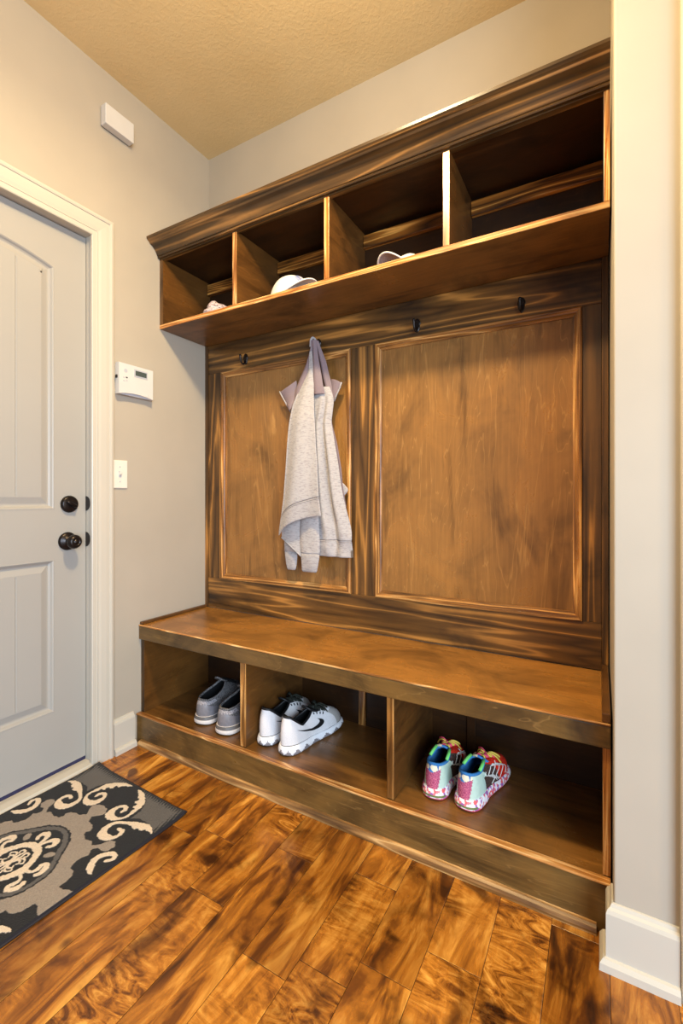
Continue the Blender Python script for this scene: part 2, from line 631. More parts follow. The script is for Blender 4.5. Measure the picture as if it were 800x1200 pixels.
def make_left_casing():
    bm = bmesh.new()
    ya, yb, zt = DY0 - 0.008, DY1 + 0.008, 2.055
    # path goes up the right jamb side, across and down; left normal must point outwards
    path = [(yb, 0.0), (yb, zt), (ya, zt), (ya, 0.0)]
    sweep_bm(bm, path, CAS, False, lambda a, c, h: (h + 0.0003, a, c))
    return struct(from_bm('trim_1', bm, M_TRIM), 'cream moulded casing around the door')


make_left_casing()


def make_right_casing():
    bm = bmesh.new()
    xa, xb, zt = 1.945, 2.76, 2.058
    path = [(xa, 0.0), (xa, zt), (xb, zt), (xb, 0.0)]
    sweep_bm(bm, path, CAS, False, lambda a, c, h: (a, WF - 0.0003 - h * 1.1, c))
    return struct(from_bm('trim_2', bm, M_TRIM), 'cream door casing at the far right edge')


make_right_casing()


# ------------------------------------------------------------------ the door
def make_door():
    root = bpy.data.objects.new('door_1', None)
    COL.objects.link(root)
    struct(root, 'cream two-panel arched door with dark bronze knob')
    xf = -0.04
    y0, y1 = DY0 - 0.003, DY1 + 0.003
    zb, zt = 0.030, DTOP - 0.004
    pl, pr = -1.299, -0.724
    yc = 0.5 * (pl + pr)
    hw = 0.5 * (pr - pl)
    R = 0.046

    def arch(n=20):
        return [(pr - (pr - pl) * i / n, 1.893 + R * (1 - ((pr - (pr - pl) * i / n - yc) / hw) ** 2)) for i in range(n + 1)]
    A = arch()
    p_top = [(pl, 0.996), (pr, 0.996)] + A[:]          # counter-clockwise in (y, z)
    p_bot = [(pl, 0.247), (pr, 0.247), (pr, 0.811), (pl, 0.811)]
    bm = bmesh.new()
    bm_box(bm, xf - 0.042, xf - 0.0125, y1, y0, zb, zt)
    bm_box(bm, xf - 0.0125, xf, pr, y0, zb, zt)
    bm_box(bm, xf - 0.0125, xf, y1, pl, zb, zt)
    bm_box(bm, xf - 0.0125, xf, pl, pr, zb, 0.247)
    bm_box(bm, xf - 0.0125, xf, pl, pr, 0.811, 0.996)
    # arched top rail
    for x in (xf,):
        loop = [(pl, zt), (pr, zt)][::-1]
        pts = [(pr, zt)] + A + [(pl, zt)]
        fr = [bm.verts.new((xf, a, c)) for a, c in pts]
        bk = [bm.verts.new((xf - 0.0125, a, c)) for a, c in pts]
        m_ = len(pts)
        for i in range(m_):
            bm.faces.new((fr[i], fr[(i + 1) % m_], bk[(i + 1) % m_], bk[i]))
        for i in range(1, m_ - 2):
            # quads from the arch to the straight top edge
            pass
        top = [bm.verts.new((xf, a, zt)) for a, c in A]
        for i in range(len(A) - 1):
            bm.faces.new((fr[1 + i], fr[2 + i], top[i + 1], top[i]))
    slab = from_bm('door_slab', bm, M_DOOR, root)
    # panel moulding + raised planked field
    PM_ = [(0, 0.0004), (0.004, 0.001), (0.008, -0.002), (0.012, -0.008), (0.017, -0.0115), (0.022, -0.0115), (0.044, -0.004), (0.050, -0.004)]
    for nm, loop in (('upper_panel', p_top), ('lower_panel', p_bot)):
        bm = bmesh.new()
        if loop is p_top:
            loop = [(pl, 0.996), (pr, 0.996)] + A
        sweep_bm(bm, loop, PM_, True, lambda a, c, h: (xf + h, a, c), prof_closed=False)
        mo = from_bm('door_panel', bm, M_DOOR, root)
        bm = bmesh.new()
        ya, yb = pl + 0.046, pr - 0.046
        zlo = loop[0][1] + 0.046
        nb = 6
        wdt = (yb - ya) / nb
        for i in range(nb):
            a, c = ya + i * wdt, ya + (i + 1) * wdt
            ztop = lambda yy: (0.811 - 0.046) if nm == 'lower_panel' else (1.893 - 0.046 + R * (1 - ((yy - yc) / hw) ** 2) + 0.006)
            g = 0.003
            for (s0, s1, d0, d1) in ((a, a + g, 0.0065, 0.0035), (a + g, c - g, 0.0035, 0.0035), (c - g, c, 0.0035, 0.0065)):
                q = [bm.verts.new(p) for p in ((xf - d0, s0, zlo), (xf - d1, s1, zlo), (xf - d1, s1, ztop(s1)), (xf - d0, s0, ztop(s0)))]
                bm.faces.new(q)
        from_bm('plank_field', bm, M_DOOR, mo)
    # jamb and stop
    bm = bmesh.new()
    j = 0.019
    for (a, c) in ((DY0 - 0.0, DY0 + 0.003),):
        bm_box(bm, -0.118, -0.0002, a, c, 0, DTOP + 0.003)
    bm_box(bm, -0.118, -0.0002, DY1 - 0.003, DY1, 0, DTOP + 0.003)
    bm_box(bm, -0.118, -0.0002, DY1, DY0, DTOP, DTOP + 0.003)
    from_bm('door_jamb', bm, M_TRIM, root)
    # strike plates on the jamb edge
    for z in (1.017, 0.877):
        bm = bmesh.new()
        pts = []
        n = 14
        for i in range(n + 1):
            t = math.pi * i / n
            pts.append((-0.040 + 0.026 * math.sin(t), z + 0.0285 * math.cos(t)))
        a_ = [bm.verts.new((p[0], DY0 - 0.0002, p[1])) for p in pts]
        b_ = [bm.verts.new((p[0], DY0 - 0.002, p[1])) for p in pts]
        bm.faces.new(a_)
        bm.faces.new(b_[::-1])
        for i in range(len(pts)):
            k = (i + 1) % len(pts)
            bm.faces.new((a_[i], a_[k], b_[k], b_[i]))
        from_bm('strike_plate', bm, M_BRONZE, root)['label'] = 'dark bronze strike plate'
    # deadbolt
    bm = bmesh.new()
    yk, zk = -0.672, 1.015
    bm_lathe(bm, [(0, 0), (0.032, 0.0), (0.0325, 0.004), (0.030, 0.011), (0.026, 0.014), (0, 0.0145)], (xf, yk, zk), (1, 0, 0), 36)
    db = from_bm('deadbolt', bm, M_BRONZE, root, smooth=True)
    db['label'] = 'dark bronze deadbolt rose'
    bm = bmesh.new()
    dirv = Vector((0, 0.87, -0.5))
    pts = [Vector((xf + 0.022, yk, zk)) + dirv * t for t in (-0.022, -0.017, 0, 0.017, 0.022)]
    bm_tube(bm, pts, [0.003, 0.0062, 0.0072, 0.0062, 0.003], 10)
    bm_lathe(bm, [(0.008, 0.012), (0.007, 0.020)], (xf, yk, zk), (1, 0, 0), 16)
    from_bm('thumb_turn', bm, M_BRONZE, db, smooth=True)
    # knob
    bm = bmesh.new()
    yk, zk = -0.678, 0.875
    bm_lathe(bm, [(0, 0), (0.034, 0.0), (0.0345, 0.003), (0.033, 0.008), (0.027, 0.012), (0.016, 0.015), (0.0125, 0.020), (0.012, 0.028),
                  (0.015, 0.032)], (xf, yk, zk), (1, 0, 0), 36)
    rose = from_bm('knob_rose', bm, M_BRONZE, root, smooth=True)
    rose['label'] = 'dark bronze round knob rose'
    bm = bmesh.new()
    bm_lathe(bm, [(0.012, 0.028), (0.018, 0.031), (0.0245, 0.037), (0.0265, 0.045), (0.0255, 0.053), (0.021, 0.060), (0.015, 0.063), (0.0125, 0.0625),
                  (0.0115, 0.0605), (0.0085, 0.0605), (0.0075, 0.0635), (0, 0.064)], (xf, yk, zk), (1, 0, 0), 36)
    kb = from_bm('door_knob', bm, M_BRONZE, rose, smooth=True)
    # sweep and threshold
    bm = bmesh.new()
    bm_box(bm, xf - 0.030, xf - 0.001, y1, y0, 0.0145, 0.0305)
    from_bm('door_sweep', bm, M_NAVY, root)['label'] = 'navy vinyl sweep under the door'
    bm = bmesh.new()
    prof = [(-0.12, 0.0005), (-0.12, 0.012), (-0.05, 0.016), (-0.02, 0.016), (0.006, 0.012), (0.014, 0.004), (0.014, 0.0005)]
    sweep_bm(bm, [(DY1 + 0.001, 0), (DY0 - 0.001, 0)], [(p[1], p[0]) for p in prof], False, lambda a, c, h: (h, a, c))
    from_bm('threshold', bm, M_TRIM, root)['label'] = 'white painted threshold strip'
    return root


make_door()


# ------------------------------------------------------------------ storage bench
def make_bench():
    off = (W / 2, -0.2, 0)
    t = thing('storage_bench', 'stained wood storage bench with three open shoe cubbies along the back wall', 'bench', off)

    def B(name, x0, x1, y0, y1, z0, z1, mat, bev=0.0015, parent=None):
        return box(name, x0, x1, y0, y1, z0, z1, mat, parent or t, bev, off)
    x0, x1 = 0.002, W - 0.001
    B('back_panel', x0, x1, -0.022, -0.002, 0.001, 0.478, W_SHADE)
    B('cubby_floor', x0, x1, -0.398, -0.022, 0.104, 0.122, W_PLY_X)
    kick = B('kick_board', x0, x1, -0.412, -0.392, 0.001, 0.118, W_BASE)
    B('kick_cap', x0, x1, -0.416, -0.392, 0.117, 0.1245, W_EDGE, 0.003)  # pale tone paints a thin glint along the ledge
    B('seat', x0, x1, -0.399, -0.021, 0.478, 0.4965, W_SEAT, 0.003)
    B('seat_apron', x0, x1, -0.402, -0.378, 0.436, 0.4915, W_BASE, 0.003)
    B('seat_nosing', x0, x1, -0.4035, -0.396, 0.4915, 0.4972, W_EDGE, 0.0022)  # added strip: worn seat edge with its glint painted in
    # raised strips where the seat meets the side walls
    B('seat_edge_trim', x0, 0.017, -0.398, -0.026, 0.4965, 0.509, W_PLY_Y, 0.003)
    B('seat_edge_trim', 1.717, x1, -0.398, -0.026, 0.4965, 0.520, W_PLY_Y, 0.003)
    for xa, xb in ((x0, 0.020), (1.719, x1)):
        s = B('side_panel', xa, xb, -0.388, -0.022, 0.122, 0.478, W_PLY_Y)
        B('edge_band', xa + (0.0005 if xa < 1 else 0), xb, -0.3905, -0.388, 0.1245, 0.4355, W_EDGE_Z if xa > 1 else W_PINE_Z, 0.0008, s)
    for xa, xb in ((0.560, 0.586), (1.148, 1.171)):
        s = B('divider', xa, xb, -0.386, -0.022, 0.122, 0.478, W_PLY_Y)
        B('edge_band', xa, xb, -0.389, -0.386, 0.1245, 0.4355, W_MOULD_Z, 0.0008, s)
    for xa in (0.865, 1.30):
        B('back_batten', xa, xa + 0.03, -0.030, -0.022, 0.122, 0.478, W_MOULD_Z if xa < 1 else W_SHADE)
    bm = bmesh.new()
    prof = [(0, 0.0005), (0.017, 0.0005), (0.0165, 0.008), (0.013, 0.015), (0.007, 0.0195), (0, 0.021)]
    sweep_bm(bm, [(W - 0.031 - off[0], -0.4122 - off[1]), (0.0295 - off[0], -0.4122 - off[1])], prof, False, lambda a, c, h: (a, c, h))
    from_bm('shoe_moulding', bm, W_SHOE, t)
    return t


make_bench()


# ------------------------------------------------------------------ panelled back with hooks
def rect_frame(bm, x0, x1, z0, z1, y, prof, off):
    """mitred moulding: profile d outwards-in, each side its own strip so grain materials can differ"""
    corners = [(x0, z0), (x1, z0), (x1, z1), (x0, z1)]
    n0 = len(bm.faces)
    sweep_bm(bm, corners, prof, True, lambda a, c, h: (a - off[0], y - h - off[1], c - off[2]))
    for f in bm.faces:
        pass
    bm.faces.ensure_lookup_table()
    m = len(prof)
    for i, f in enumerate(bm.faces[n0:]):
        side = i // m
        f.material_index = 0 if side in (0, 2) else 1


def make_wall_panel():
    off = (W / 2, 0, 0.4965)
    t = thing('wall_panel', 'stained wood two-panel wainscot backing the coat hooks above the bench', 'wall panel', off)

    def B(name, x0, x1, y0, y1, z0, z1, mat, bev=0.001, parent=None):
        return box(name, x0, x1, y0, y1, z0, z1, mat, parent or t, bev, off)
    zb, zt = 0.4975, 1.792
    B('top_rail', 0.0185, 1.718, -0.020, -0.001, 1.651, zt, W_PINE_X)
    B('bottom_rail', 0.0185, 1.718, -0.020, -0.001, zb, 0.644, W_PINE_X)
    for xa, xb in ((0.0185, 0.107), (0.826, 0.934), (1.664, 1.718)):
        B('stile', xa, xb, -0.0198, -0.001, 0.6445, 1.6505, W_PINE_Z)
    B('edge_batten', 0.001, 0.018, -0.0255, -0.001, zb, zt, W_PINE_Z)
    B('edge_batten', 1.7185, W - 0.001, -0.0255, -0.001, zb, zt, W_PINE_Z)
    prof = [(0, -0.014), (0, 0.006), (0.004, 0.008), (0.009, 0.0075), (0.011, 0.004), (0.017, 0.003), (0.020, -0.001), (0.024, -0.003), (0.0265, -0.004), (0.0265, -0.014)]
    for xa, xb in ((0.107, 0.826), (0.934, 1.664)):
        p = B('panel', xa + 0.0265, xb - 0.0265, -0.010, -0.001, 0.644 + 0.0265, 1.651 - 0.0265, W_PANEL, 0)
        bm = bmesh.new()
        rect_frame(bm, xa + 0.0005, xb - 0.0005, 0.6445, 1.6505, -0.020, prof, off)
        from_bm('panel_moulding', bm, [W_MOULD_X, W_MOULD_Z], p)
    return t


make_wall_panel()


def make_hook(x, label):
    z = 1.692
    off = (x, -0.0202, z)
    t = thing('coat_hook', label, 'hook', off, 0, 'coat hooks on the top rail')
    bm = bmesh.new()
    # tear-drop back plate
    n = 24
    out = []
    for i in range(n):
        a = 2 * math.pi * i / n
        w = 0.0135 * (1.0 if math.sin(a) > 0 else 0.80)
        out.append((w * math.cos(a), 0.026 * math.sin(a)))
    f0 = [bm.verts.new((p[0], 0, p[1])) for p in out]
    f1 = [bm.verts.new((p[0], -0.003, p[1])) for p in out]
    f2 = [bm.verts.new((p[0] * 0.78, -0.005, p[1] * 0.85)) for p in out]
    for i in range(n):
        k = (i + 1) % n
        bm.faces.new((f0[i], f0[k], f1[k], f1[i]))
        bm.faces.new((f1[i], f1[k], f2[k], f2[i]))
    bm.faces.new(f2)
    bm.faces.new(f0[::-1])
    pl_ = from_bm('back_plate', bm, M_BRONZE, t)
    bm = bmesh.new()
    pts = smooth_path([(0, -0.004, -0.006), (0, -0.009, -0.018), (0, -0.019, -0.027), (0, -0.031, -0.022), (0, -0.037, -0.008), (0, -0.039, 0.006)], 5)
    rad = [0.0052 - 0.0014 * math.sin(math.pi * i / (len(pts) - 1)) for i in range(len(pts))]
    bm_tube(bm, pts, rad, 10)
    bm_lathe(bm, [(0, -0.006), (0.004, -0.0045), (0.0062, 0), (0.004, 0.0045), (0, 0.006)], (0, -0.039, 0.008), (0, 0, 1), 12)
    from_bm('prong', bm, M_BRONZE, t, smooth=True)
    for zz in (0.017, 0.004):
        bm = bmesh.new()
        bm_lathe(bm, [(0.0034, 0), (0.003, 0.0015), (0, 0.002)], (0, -0.005, zz), (0, -1, 0), 12)
        from_bm('screw', bm, M_BRONZE, t)
    return t


make_hook(0.262, 'empty dark bronze coat hook nearest the left wall')
make_hook(0.668, 'dark bronze coat hook holding the grey jacket')
make_hook(1.111, 'empty dark bronze coat hook above the left part of the wide panel')
make_hook(1.482, 'rightmost empty dark bronze coat hook above the wide panel')


# ------------------------------------------------------------------ upper cubby shelf
def make_upper():
    off = (W / 2, -0.15, 1.793)
    t = thing('cubby_shelf', 'stained wood wall shelf with four open cubbies and crown moulding', 'shelf', off)

    def B(name, x0, x1, y0, y1, z0, z1, mat, bev=0.001, parent=None):
        return box(name, x0, x1, y0, y1, z0, z1, mat, parent or t, bev, off)
    x0, x1 = 0.002, W - 0.001
    yf = -0.295
    bs = B('bottom_shelf', x0, x1, yf + 0.003, -0.001, 1.793, 1.811, W_PLY_X)
    B('edge_band', x0, x1, yf, yf + 0.003, 1.7932, 1.811, W_EDGE, 0.0006, bs)
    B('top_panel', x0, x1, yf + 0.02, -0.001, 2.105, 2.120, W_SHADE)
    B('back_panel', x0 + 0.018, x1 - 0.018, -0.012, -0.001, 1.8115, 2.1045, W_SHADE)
    for xa, xb in ((x0, 0.020), (1.722, x1)):
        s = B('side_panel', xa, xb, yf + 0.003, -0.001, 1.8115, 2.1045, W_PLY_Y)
        B('edge_band', xa, xb, yf, yf + 0.003, 1.8115, 2.1045, W_PINE_Z if xa < 1 else W_EDGE_Z, 0.0006, s)
    ds = ((0.434, 0.454), (0.865, 0.885), (1.294, 1.314))
    for i, (xa, xb) in enumerate(ds):
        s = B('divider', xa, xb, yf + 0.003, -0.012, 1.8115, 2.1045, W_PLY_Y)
        B('edge_band', xa, xb, yf, yf + 0.003, 1.8115, 2.1045, W_EDGE_Z, 0.0006, s)
    xs = [0.020] + [v for d_ in ds for v in d_] + [1.722]
    for i in range(4):
        B('ledger_rail', xs[2 * i] + 0.001, xs[2 * i + 1] - 0.001, -0.031, -0.0125, 2.040, 2.092, W_LEDGER, 0.002)
    # fascia and crown
    B('fascia', x0, x1, yf - 0.001, yf + 0.019, 2.1, 2.168, W_CROWN)
    prof = [(0.001, 2.104), (0.010, 2.104), (0.0125, 2.108), (0.010, 2.112), (0.014, 2.114), (0.018, 2.122), (0.026, 2.134), (0.038, 2.145), (0.052, 2.151), (0.056, 2.157),
            (0.062, 2.160), (0.068, 2.166), (0.069, 2.174), (0.001, 2.174)]
    bm = bmesh.new()
    sweep_bm(bm, [(x1 - off[0], yf - off[1]), (x0 - off[0], yf - off[1])], prof, False, lambda a, c, h: (a, c, h - off[2]))
    from_bm('crown_moulding', bm, W_CROWN, t)
    return t


make_upper()

# ------------------------------------------------------------------ things on the left wall
def make_switch():
    off = (0.0002, -0.492, 1.135)
    t = thing('light_switch', 'ivory single toggle light switch beside the door casing', 'switch', off)
    bm = bmesh.new()
    bm_box(bm, 0, 0.006, -0.035, 0.035, -0.0575, 0.0575)
    bmesh.ops.bevel(bm, geom=[e for e in bm.edges if all(v.co.x > 0.003 for v in e.verts)], offset=0.003, segments=3, profile=0.5, affect='EDGES')
    p = from_bm('wall_plate', bm, M_IVORY, t)
    bm = bmesh.new()
    bm_box(bm, 0.006, 0.0072, -0.006, 0.006, -0.0125, 0.0125)
    from_bm('toggle_frame', bm, M_GREYPL, p)
    bm = bmesh.new()
    vs, fs = bm_box(bm, 0.006, 0.015, -0.004, 0.004, -0.006, 0.006)
    for v in vs:
        if v.co.x > 0.01:
            v.co.z += 0.007
            v.co.y *= 0.8
    from_bm('toggle', bm, M_IVORY, t)
    for z in (0.03, -0.03):
        bm = bmesh.new()
        bm_lathe(bm, [(0.0034, 0), (0.0028, 0.001), (0, 0.0013)], (0.006, 0, z), (1, 0, 0), 14)
        from_bm('screw', bm, M_GREYPL, p)


make_switch()


def make_thermostat():
    yc, zc = -0.4325, 1.524
    off = (0.0002, yc, zc)
    t = thing('thermostat', 'white wall thermostat with grey display above the light switch', 'thermostat', off)
    w, h = 0.0815, 0.064
    bm = bmesh.new()
    bm_box(bm, 0, 0.010, -w + 0.004, w - 0.004, -h + 0.004, h - 0.004)
    from_bm('back_plate', bm, M_WHITE, t)
    # case with a bowed lower lip
    bm = bmesh.new()
    n = 16
    lo = [(-w + 2 * w * i / n, -h + 0.010 * (1 - ((i - n / 2) / (n / 2)) ** 2)) for i in range(n + 1)]
    out = lo + [(w, h), (-w, h)]
    a_ = [bm.verts.new((0.010, p[0], p[1])) for p in out]
    b_ = [bm.verts.new((0.030, p[0] * 0.985, p[1] * 0.985)) for p in out]
    m_ = len(out)
    for i in range(m_):
        k = (i + 1) % m_
        bm.faces.new((a_[i], a_[k], b_[k], b_[i]))
    bm.faces.new(b_)
    bm.faces.new(a_[::-1])
    c = from_bm('case', bm, M_WHITE, t)
    bm = bmesh.new()
    lip = [(p[0], -h + 0.001) for p in lo]
    r0 = [bm.verts.new((0.0105, p[0], p[1])) for p in lip]
    r1 = [bm.verts.new((0.022, p[0] * 0.98, p[1])) for p in lip]
    r2 = [bm.verts.new((0.024, p[0] * 0.98, p[1] + 0.002)) for p in lo]
    for ra, rb in ((r0, r1), (r1, r2)):
        for i in range(n):
            bm.faces.new((ra[i], ra[i + 1], rb[i + 1], rb[i]))
    from_bm('lower_lip', bm, M_GREYPL, t)
    bm = bmesh.new()
    bm_box(bm, 0.030, 0.0315, -0.012, 0.052, 0.018, 0.050)
    b2 = from_bm('display_bezel', bm, M_GREYPL, c)
    bm = bmesh.new()
    bm_box(bm, 0.0315, 0.0322, -0.0065, 0.0465, 0.024, 0.0445)
    from_bm('display', bm, M_LCD, t)
    for (y, z, r) in ((-0.058, 0.005, 0.0022), (-0.046, 0.007, 0.0024), (-0.058, -0.008, 0.0022), (-0.046, -0.006, 0.0022)):
        bm = bmesh.new()
        bm_box(bm, 0.030, 0.0312, y - r * 1.6, y + r * 1.6, z - r, z + r)
        from_bm('button', bm, M_GREYPL if (y, z) != (-0.046, 0.007) else M_SLOT, c)
    bm = bmesh.new()
    bm_lathe(bm, [(0.006, 0), (0.0055, 0.001), (0, 0.0012)], (0.030, 0.060, -0.046), (1, 0, 0), 16)
    from_bm('round_button', bm, M_WHITE, c)
    bm = bmesh.new()
    bm_lathe(bm, [(0.008, 0), (0.0075, 0.0006), (0, 0.0008)], (0.030, -0.050, 0.034), (1, 0, 0), 18)
    from_bm('round_sensor', bm, M_GREYPL, c)
    bm = bmesh.new()
    bm_box(bm, 0.012, 0.022, -w - 0.0035, -w + 0.002, 0.000, 0.012)
    from_bm('side_tab', bm, M_SLOT, c)


make_thermostat()


def make_sensor():
    off = (0.0002, -0.511, 2.545)
    t = thing('door_chime', 'plain white plastic chime box high on the left wall above the door', 'chime box', off)
    bm = bmesh.new()
    bm_box(bm, 0.004, 0.036, -0.0625, 0.0625, -0.040, 0.040)
    bmesh.ops.bevel(bm, geom=bm.edges[:], offset=0.003, segments=3, profile=0.5, affect='EDGES')
    from_bm('cover', bm, M_WHITE, t)
    bm = bmesh.new()
    bm_box(bm, 0, 0.004, -0.058, 0.058, -0.036, 0.036)
    from_bm('base', bm, M_SLOT, t)


make_sensor()


# ------------------------------------------------------------------ rug
def pip(poly, X, Y):
    inside = np.zeros(X.shape, bool)
    n = len(poly)
    j = n - 1
    for i in range(n):
        xi, yi = poly[i]
        xj, yj = poly[j]
        c = ((yi > Y) != (yj > Y)) & (X < (xj - xi) * (Y - yi) / (yj - yi + 1e-12) + xi)
        inside ^= c
        j = i
    return inside


def stroke(pts, X, Y):
    """pts: (x, y, width): True where inside the variable-width stroke"""
    P = smooth_path(pts, 6)
    m = np.zeros(X.shape, bool)
    for a, b in zip(P[:-1], P[1:]):
        d = b[:2] - a[:2]
        L2 = d @ d + 1e-9
        t = np.clip(((X - a[0]) * d[0] + (Y - a[1]) * d[1]) / L2, 0, 1)
        dist = np.hypot(X - a[0] - t * d[0], Y - a[1] - t * d[1])
        m |= dist < 0.5 * (a[2] + t * (b[2] - a[2]))
    return m


def make_rug():
    HU, HV = 254, 400
    st = 2.0
    us = np.arange(-HU, HU + 0.1, st)
    vs = np.arange(-HV, HV + 0.1, st)
    U, V = np.meshgrid(us, vs)
    wob = 1.3 * np.sin(U * 0.31 + 1.7 * np.sin(V * 0.23)) + 1.0 * np.sin(V * 0.37 + 2 * np.sin(U * 0.19))
    X = np.abs(np.abs(U) + wob * 0.6) + 0.01
    Y = np.abs(np.abs(V) + wob * 0.5) + 0.01
    code = np.zeros(U.shape, int)          # 0 black 1 taupe 2 cream 3 dark grey
    taupe = [(0, 274), (22, 268), (37, 255), (32, 240), (20, 230), (12, 220), (26, 206), (50, 203), (64, 198), (74, 186), (66, 176), (70, 166), (95, 158), (119, 164),
             (134, 156), (142, 160), (152, 172), (158, 186), (163, 196), (181, 201), (197, 188), (194, 166), (178, 158), (162, 160), (150, 150), (150, 142), (163, 128), (154, 112), (155, 98),
             (165, 77), (185, 76), (198, 62), (203, 44), (204, 29), (219, 29), (235, 38), (262, 44), (262, 0), (0, 0)]
    code[pip(taupe, X, Y)] = 1
    corner = [(30, 391), (63, 383), (103, 357), (124, 320), (128, 284), (152, 299), (194, 300), (240, 287), (300, 268), (300, 420), (26, 420)]
    code[pip(corner, X, Y)] = 3
    S1 = [(241, 279, 4), (222, 286, 12), (202, 284, 24), (178, 276, 26), (158, 274, 16), (131, 263, 9), (106, 247, 11), (100, 220, 16), (116, 197, 22), (140, 196, 22), (158, 205, 13), (164, 220, 11), (156, 237, 12), (138, 236, 9)]
    S2 = [(22, 384, 5), (52, 374, 16), (74, 355, 26), (92, 335, 28), (104, 310, 14), (108, 280, 8), (95, 262, 10), (76, 254, 18), (54, 258, 22), (42, 276, 17), (46, 298, 11), (60, 308, 11), (75, 300, 11), (74, 286, 8)]
    S5 = [(234, 97, 6), (214, 106, 16), (197, 124, 17), (196, 146, 15), (212, 166, 14), (228, 170, 12), (236, 158, 10), (226, 143, 8)]
    for S in (S1, S2, S5):
        code[stroke([(a, b, w * 1.16) for a, b, w in S], X, Y)] = 2
    # scallops bitten into the fat parts of the leaves
    for (cx, cy, r) in ((190, 262, 8), (166, 256, 7), (213, 272, 6), (62, 350, 8), (78, 330, 8), (92, 314, 6)):
        code[(np.hypot(X - cx, Y - cy) < r)] = 0
    med_o = [(0, 153), (14, 152), (34, 147), (64, 130), (84, 108), (109, 78), (132, 54), (142, 30), (144, 0), (0, 0)]
    med_a = [(0, 147), (14, 146), (32, 141), (59, 125), (79, 103), (104, 74), (127, 50), (136, 28), (138, 0), (0, 0)]
    med_i = [(0, 134), (14, 133), (30, 127), (53, 110), (71, 87), (96, 64), (118, 40), (126, 22), (127, 0), (0, 0)]
    code[pip(med_o, X, Y)] = 0
    code[pip(med_a, X, Y)] = 3
    code[pip(med_i, X, Y)] = 0
    m1 = [(4, 76, 8), (7, 88, 9), (14, 102, 13), (26, 108, 16), (36, 101, 14), (37, 89, 11), (30, 82, 9)]
    m2 = [(76, 8, 8), (88, 13, 8), (94, 26, 10), (88, 40, 11), (98, 48, 13), (109, 40, 15), (114, 26, 13), (110, 14, 10)]
    for S in (m1, m2):
        code[stroke([(a, b, w * 1.12) for a, b, w in S], X, Y)] = 2
    e = ((X - 66) * 0.75 + (Y - 70) * 0.66) ** 2 / 15 ** 2 + (-(X - 66) * 0.66 + (Y - 70) * 0.75) ** 2 / 10 ** 2
    code[e < 1] = 1
    ring_o = [(0, 76), (20, 72), (43, 58), (62, 30), (73, 10), (76, 0), (0, 0)]
    ring_i = [(0, 54), (16, 51), (32, 41), (45, 20), (49, 0), (0, 0)]
    code[pip(ring_o, X, Y)] = 2
    code[pip(ring_i, X, Y)] = 0
    q1 = [(0, 0, 14), (10, 12, 8), (20, 14, 6), (27, 8, 5), (22, 3, 4)]
    q2 = [(2, 8, 8), (6, 22, 6), (4, 36, 6), (12, 41, 6), (19, 34, 5), (15, 27, 4)]
    q3 = [(10, 14, 5), (20, 24, 5), (30, 22, 5), (36, 14, 5), (31, 10, 3)]
    X0, Y0 = np.abs(U), np.abs(V)
    for S in (q1, q2, q3):
        code[stroke(S, X0, Y0)] = 2
    # the charcoal corners are hatched with black towards the binding
    ed = np.minimum(HU - np.abs(U), HV - np.abs(V))
    hatch = np.sin(U * 0.55 + V * 0.16) + 0.6 * np.sin(U * 1.3 - V * 0.4)
    code[(code == 3) & (np.abs(V) > 270) & (ed < 16 + 9 * hatch)] = 0
    pal = np.array([srgb(34, 32, 31), srgb(146, 133, 120), srgb(216, 196, 172), srgb(92, 87, 83)])
    rgb = pal[code][..., :3].copy()
    rng = np.random.default_rng(3)
    rgb *= (0.88 + 0.24 * rng.random(U.shape))[..., None]
    lines = (np.sin(U * 1.2 + V * 0.05) * 0.04 + 1)[..., None]
    rgb *= lines
    border = (np.abs(U) > HU - 5) | (np.abs(V) > HV - 5)
    rgb[border] = np.array(srgb(36, 34, 40)[:3])
    # pile heights: cream and taupe a little prouder
    hz = np.array([0.0075, 0.0085, 0.0090, 0.0080])[code] + 0.0006 * rng.random(U.shape)
    edge = np.minimum(HU - np.abs(U), HV - np.abs(V))
    hz *= np.clip(0.55 + edge / 12, 0, 1)
    # the corner by the door casing curls up slightly
    curl = np.clip(1 - np.hypot(U + HU, V - HV) / 110, 0, 1) ** 2 * 0.010
    curl2 = np.clip(1 - np.hypot(U - HU, V - HV) / 80, 0, 1) ** 2 * 0.006
    hz = hz + curl + curl2 + 0.0005
    nr, nc = U.shape
    verts = np.stack([U * 0.001, V * 0.001, hz], -1).reshape(-1, 3)
    bot = np.stack([U * 0.001, V * 0.001, curl + curl2 + 0.0006], -1)
    idx = np.arange(nr * nc).reshape(nr, nc)
    faces = np.stack([idx[:-1, :-1], idx[:-1, 1:], idx[1:, 1:], idx[1:, :-1]], -1).reshape(-1, 4)
    per = list(idx[0, :]) + list(idx[1:, -1]) + list(idx[-1, -2::-1]) + list(idx[-2:0:-1, 0])
    bv = bot.reshape(-1, 3)[per]
    nb = len(verts)
    side = [(per[i], nb + i, nb + (i + 1) % len(per), per[(i + 1) % len(per)]) for i in range(len(per))]
    me = bpy.data.meshes.new('rug')
    me.from_pydata(np.vstack([verts, bv]).tolist(), [], faces.tolist() + side + [tuple(range(nb, nb + len(per)))])
    me.update()
    at = me.color_attributes.new('pile', 'FLOAT_COLOR', 'POINT')
    cols = np.ones((nb + len(per), 4), np.float32)
    cols[:nb, :3] = rgb.reshape(-1, 3)
    cols[nb:, :3] = srgb(34, 33, 44)[:3]
    at.data.foreach_set('color', cols.ravel())
    m, N, L, b = new_mat('rug_pile', 0.95, 0, 0.1)
    a = N.new('ShaderNodeAttribute'); a.attribute_name = 'pile'
    tc = N.new('ShaderNodeTexCoord')
    nz = noise(N, 700, 2)
    L.new(tc.outputs['Object'], nz.inputs['Vector'])
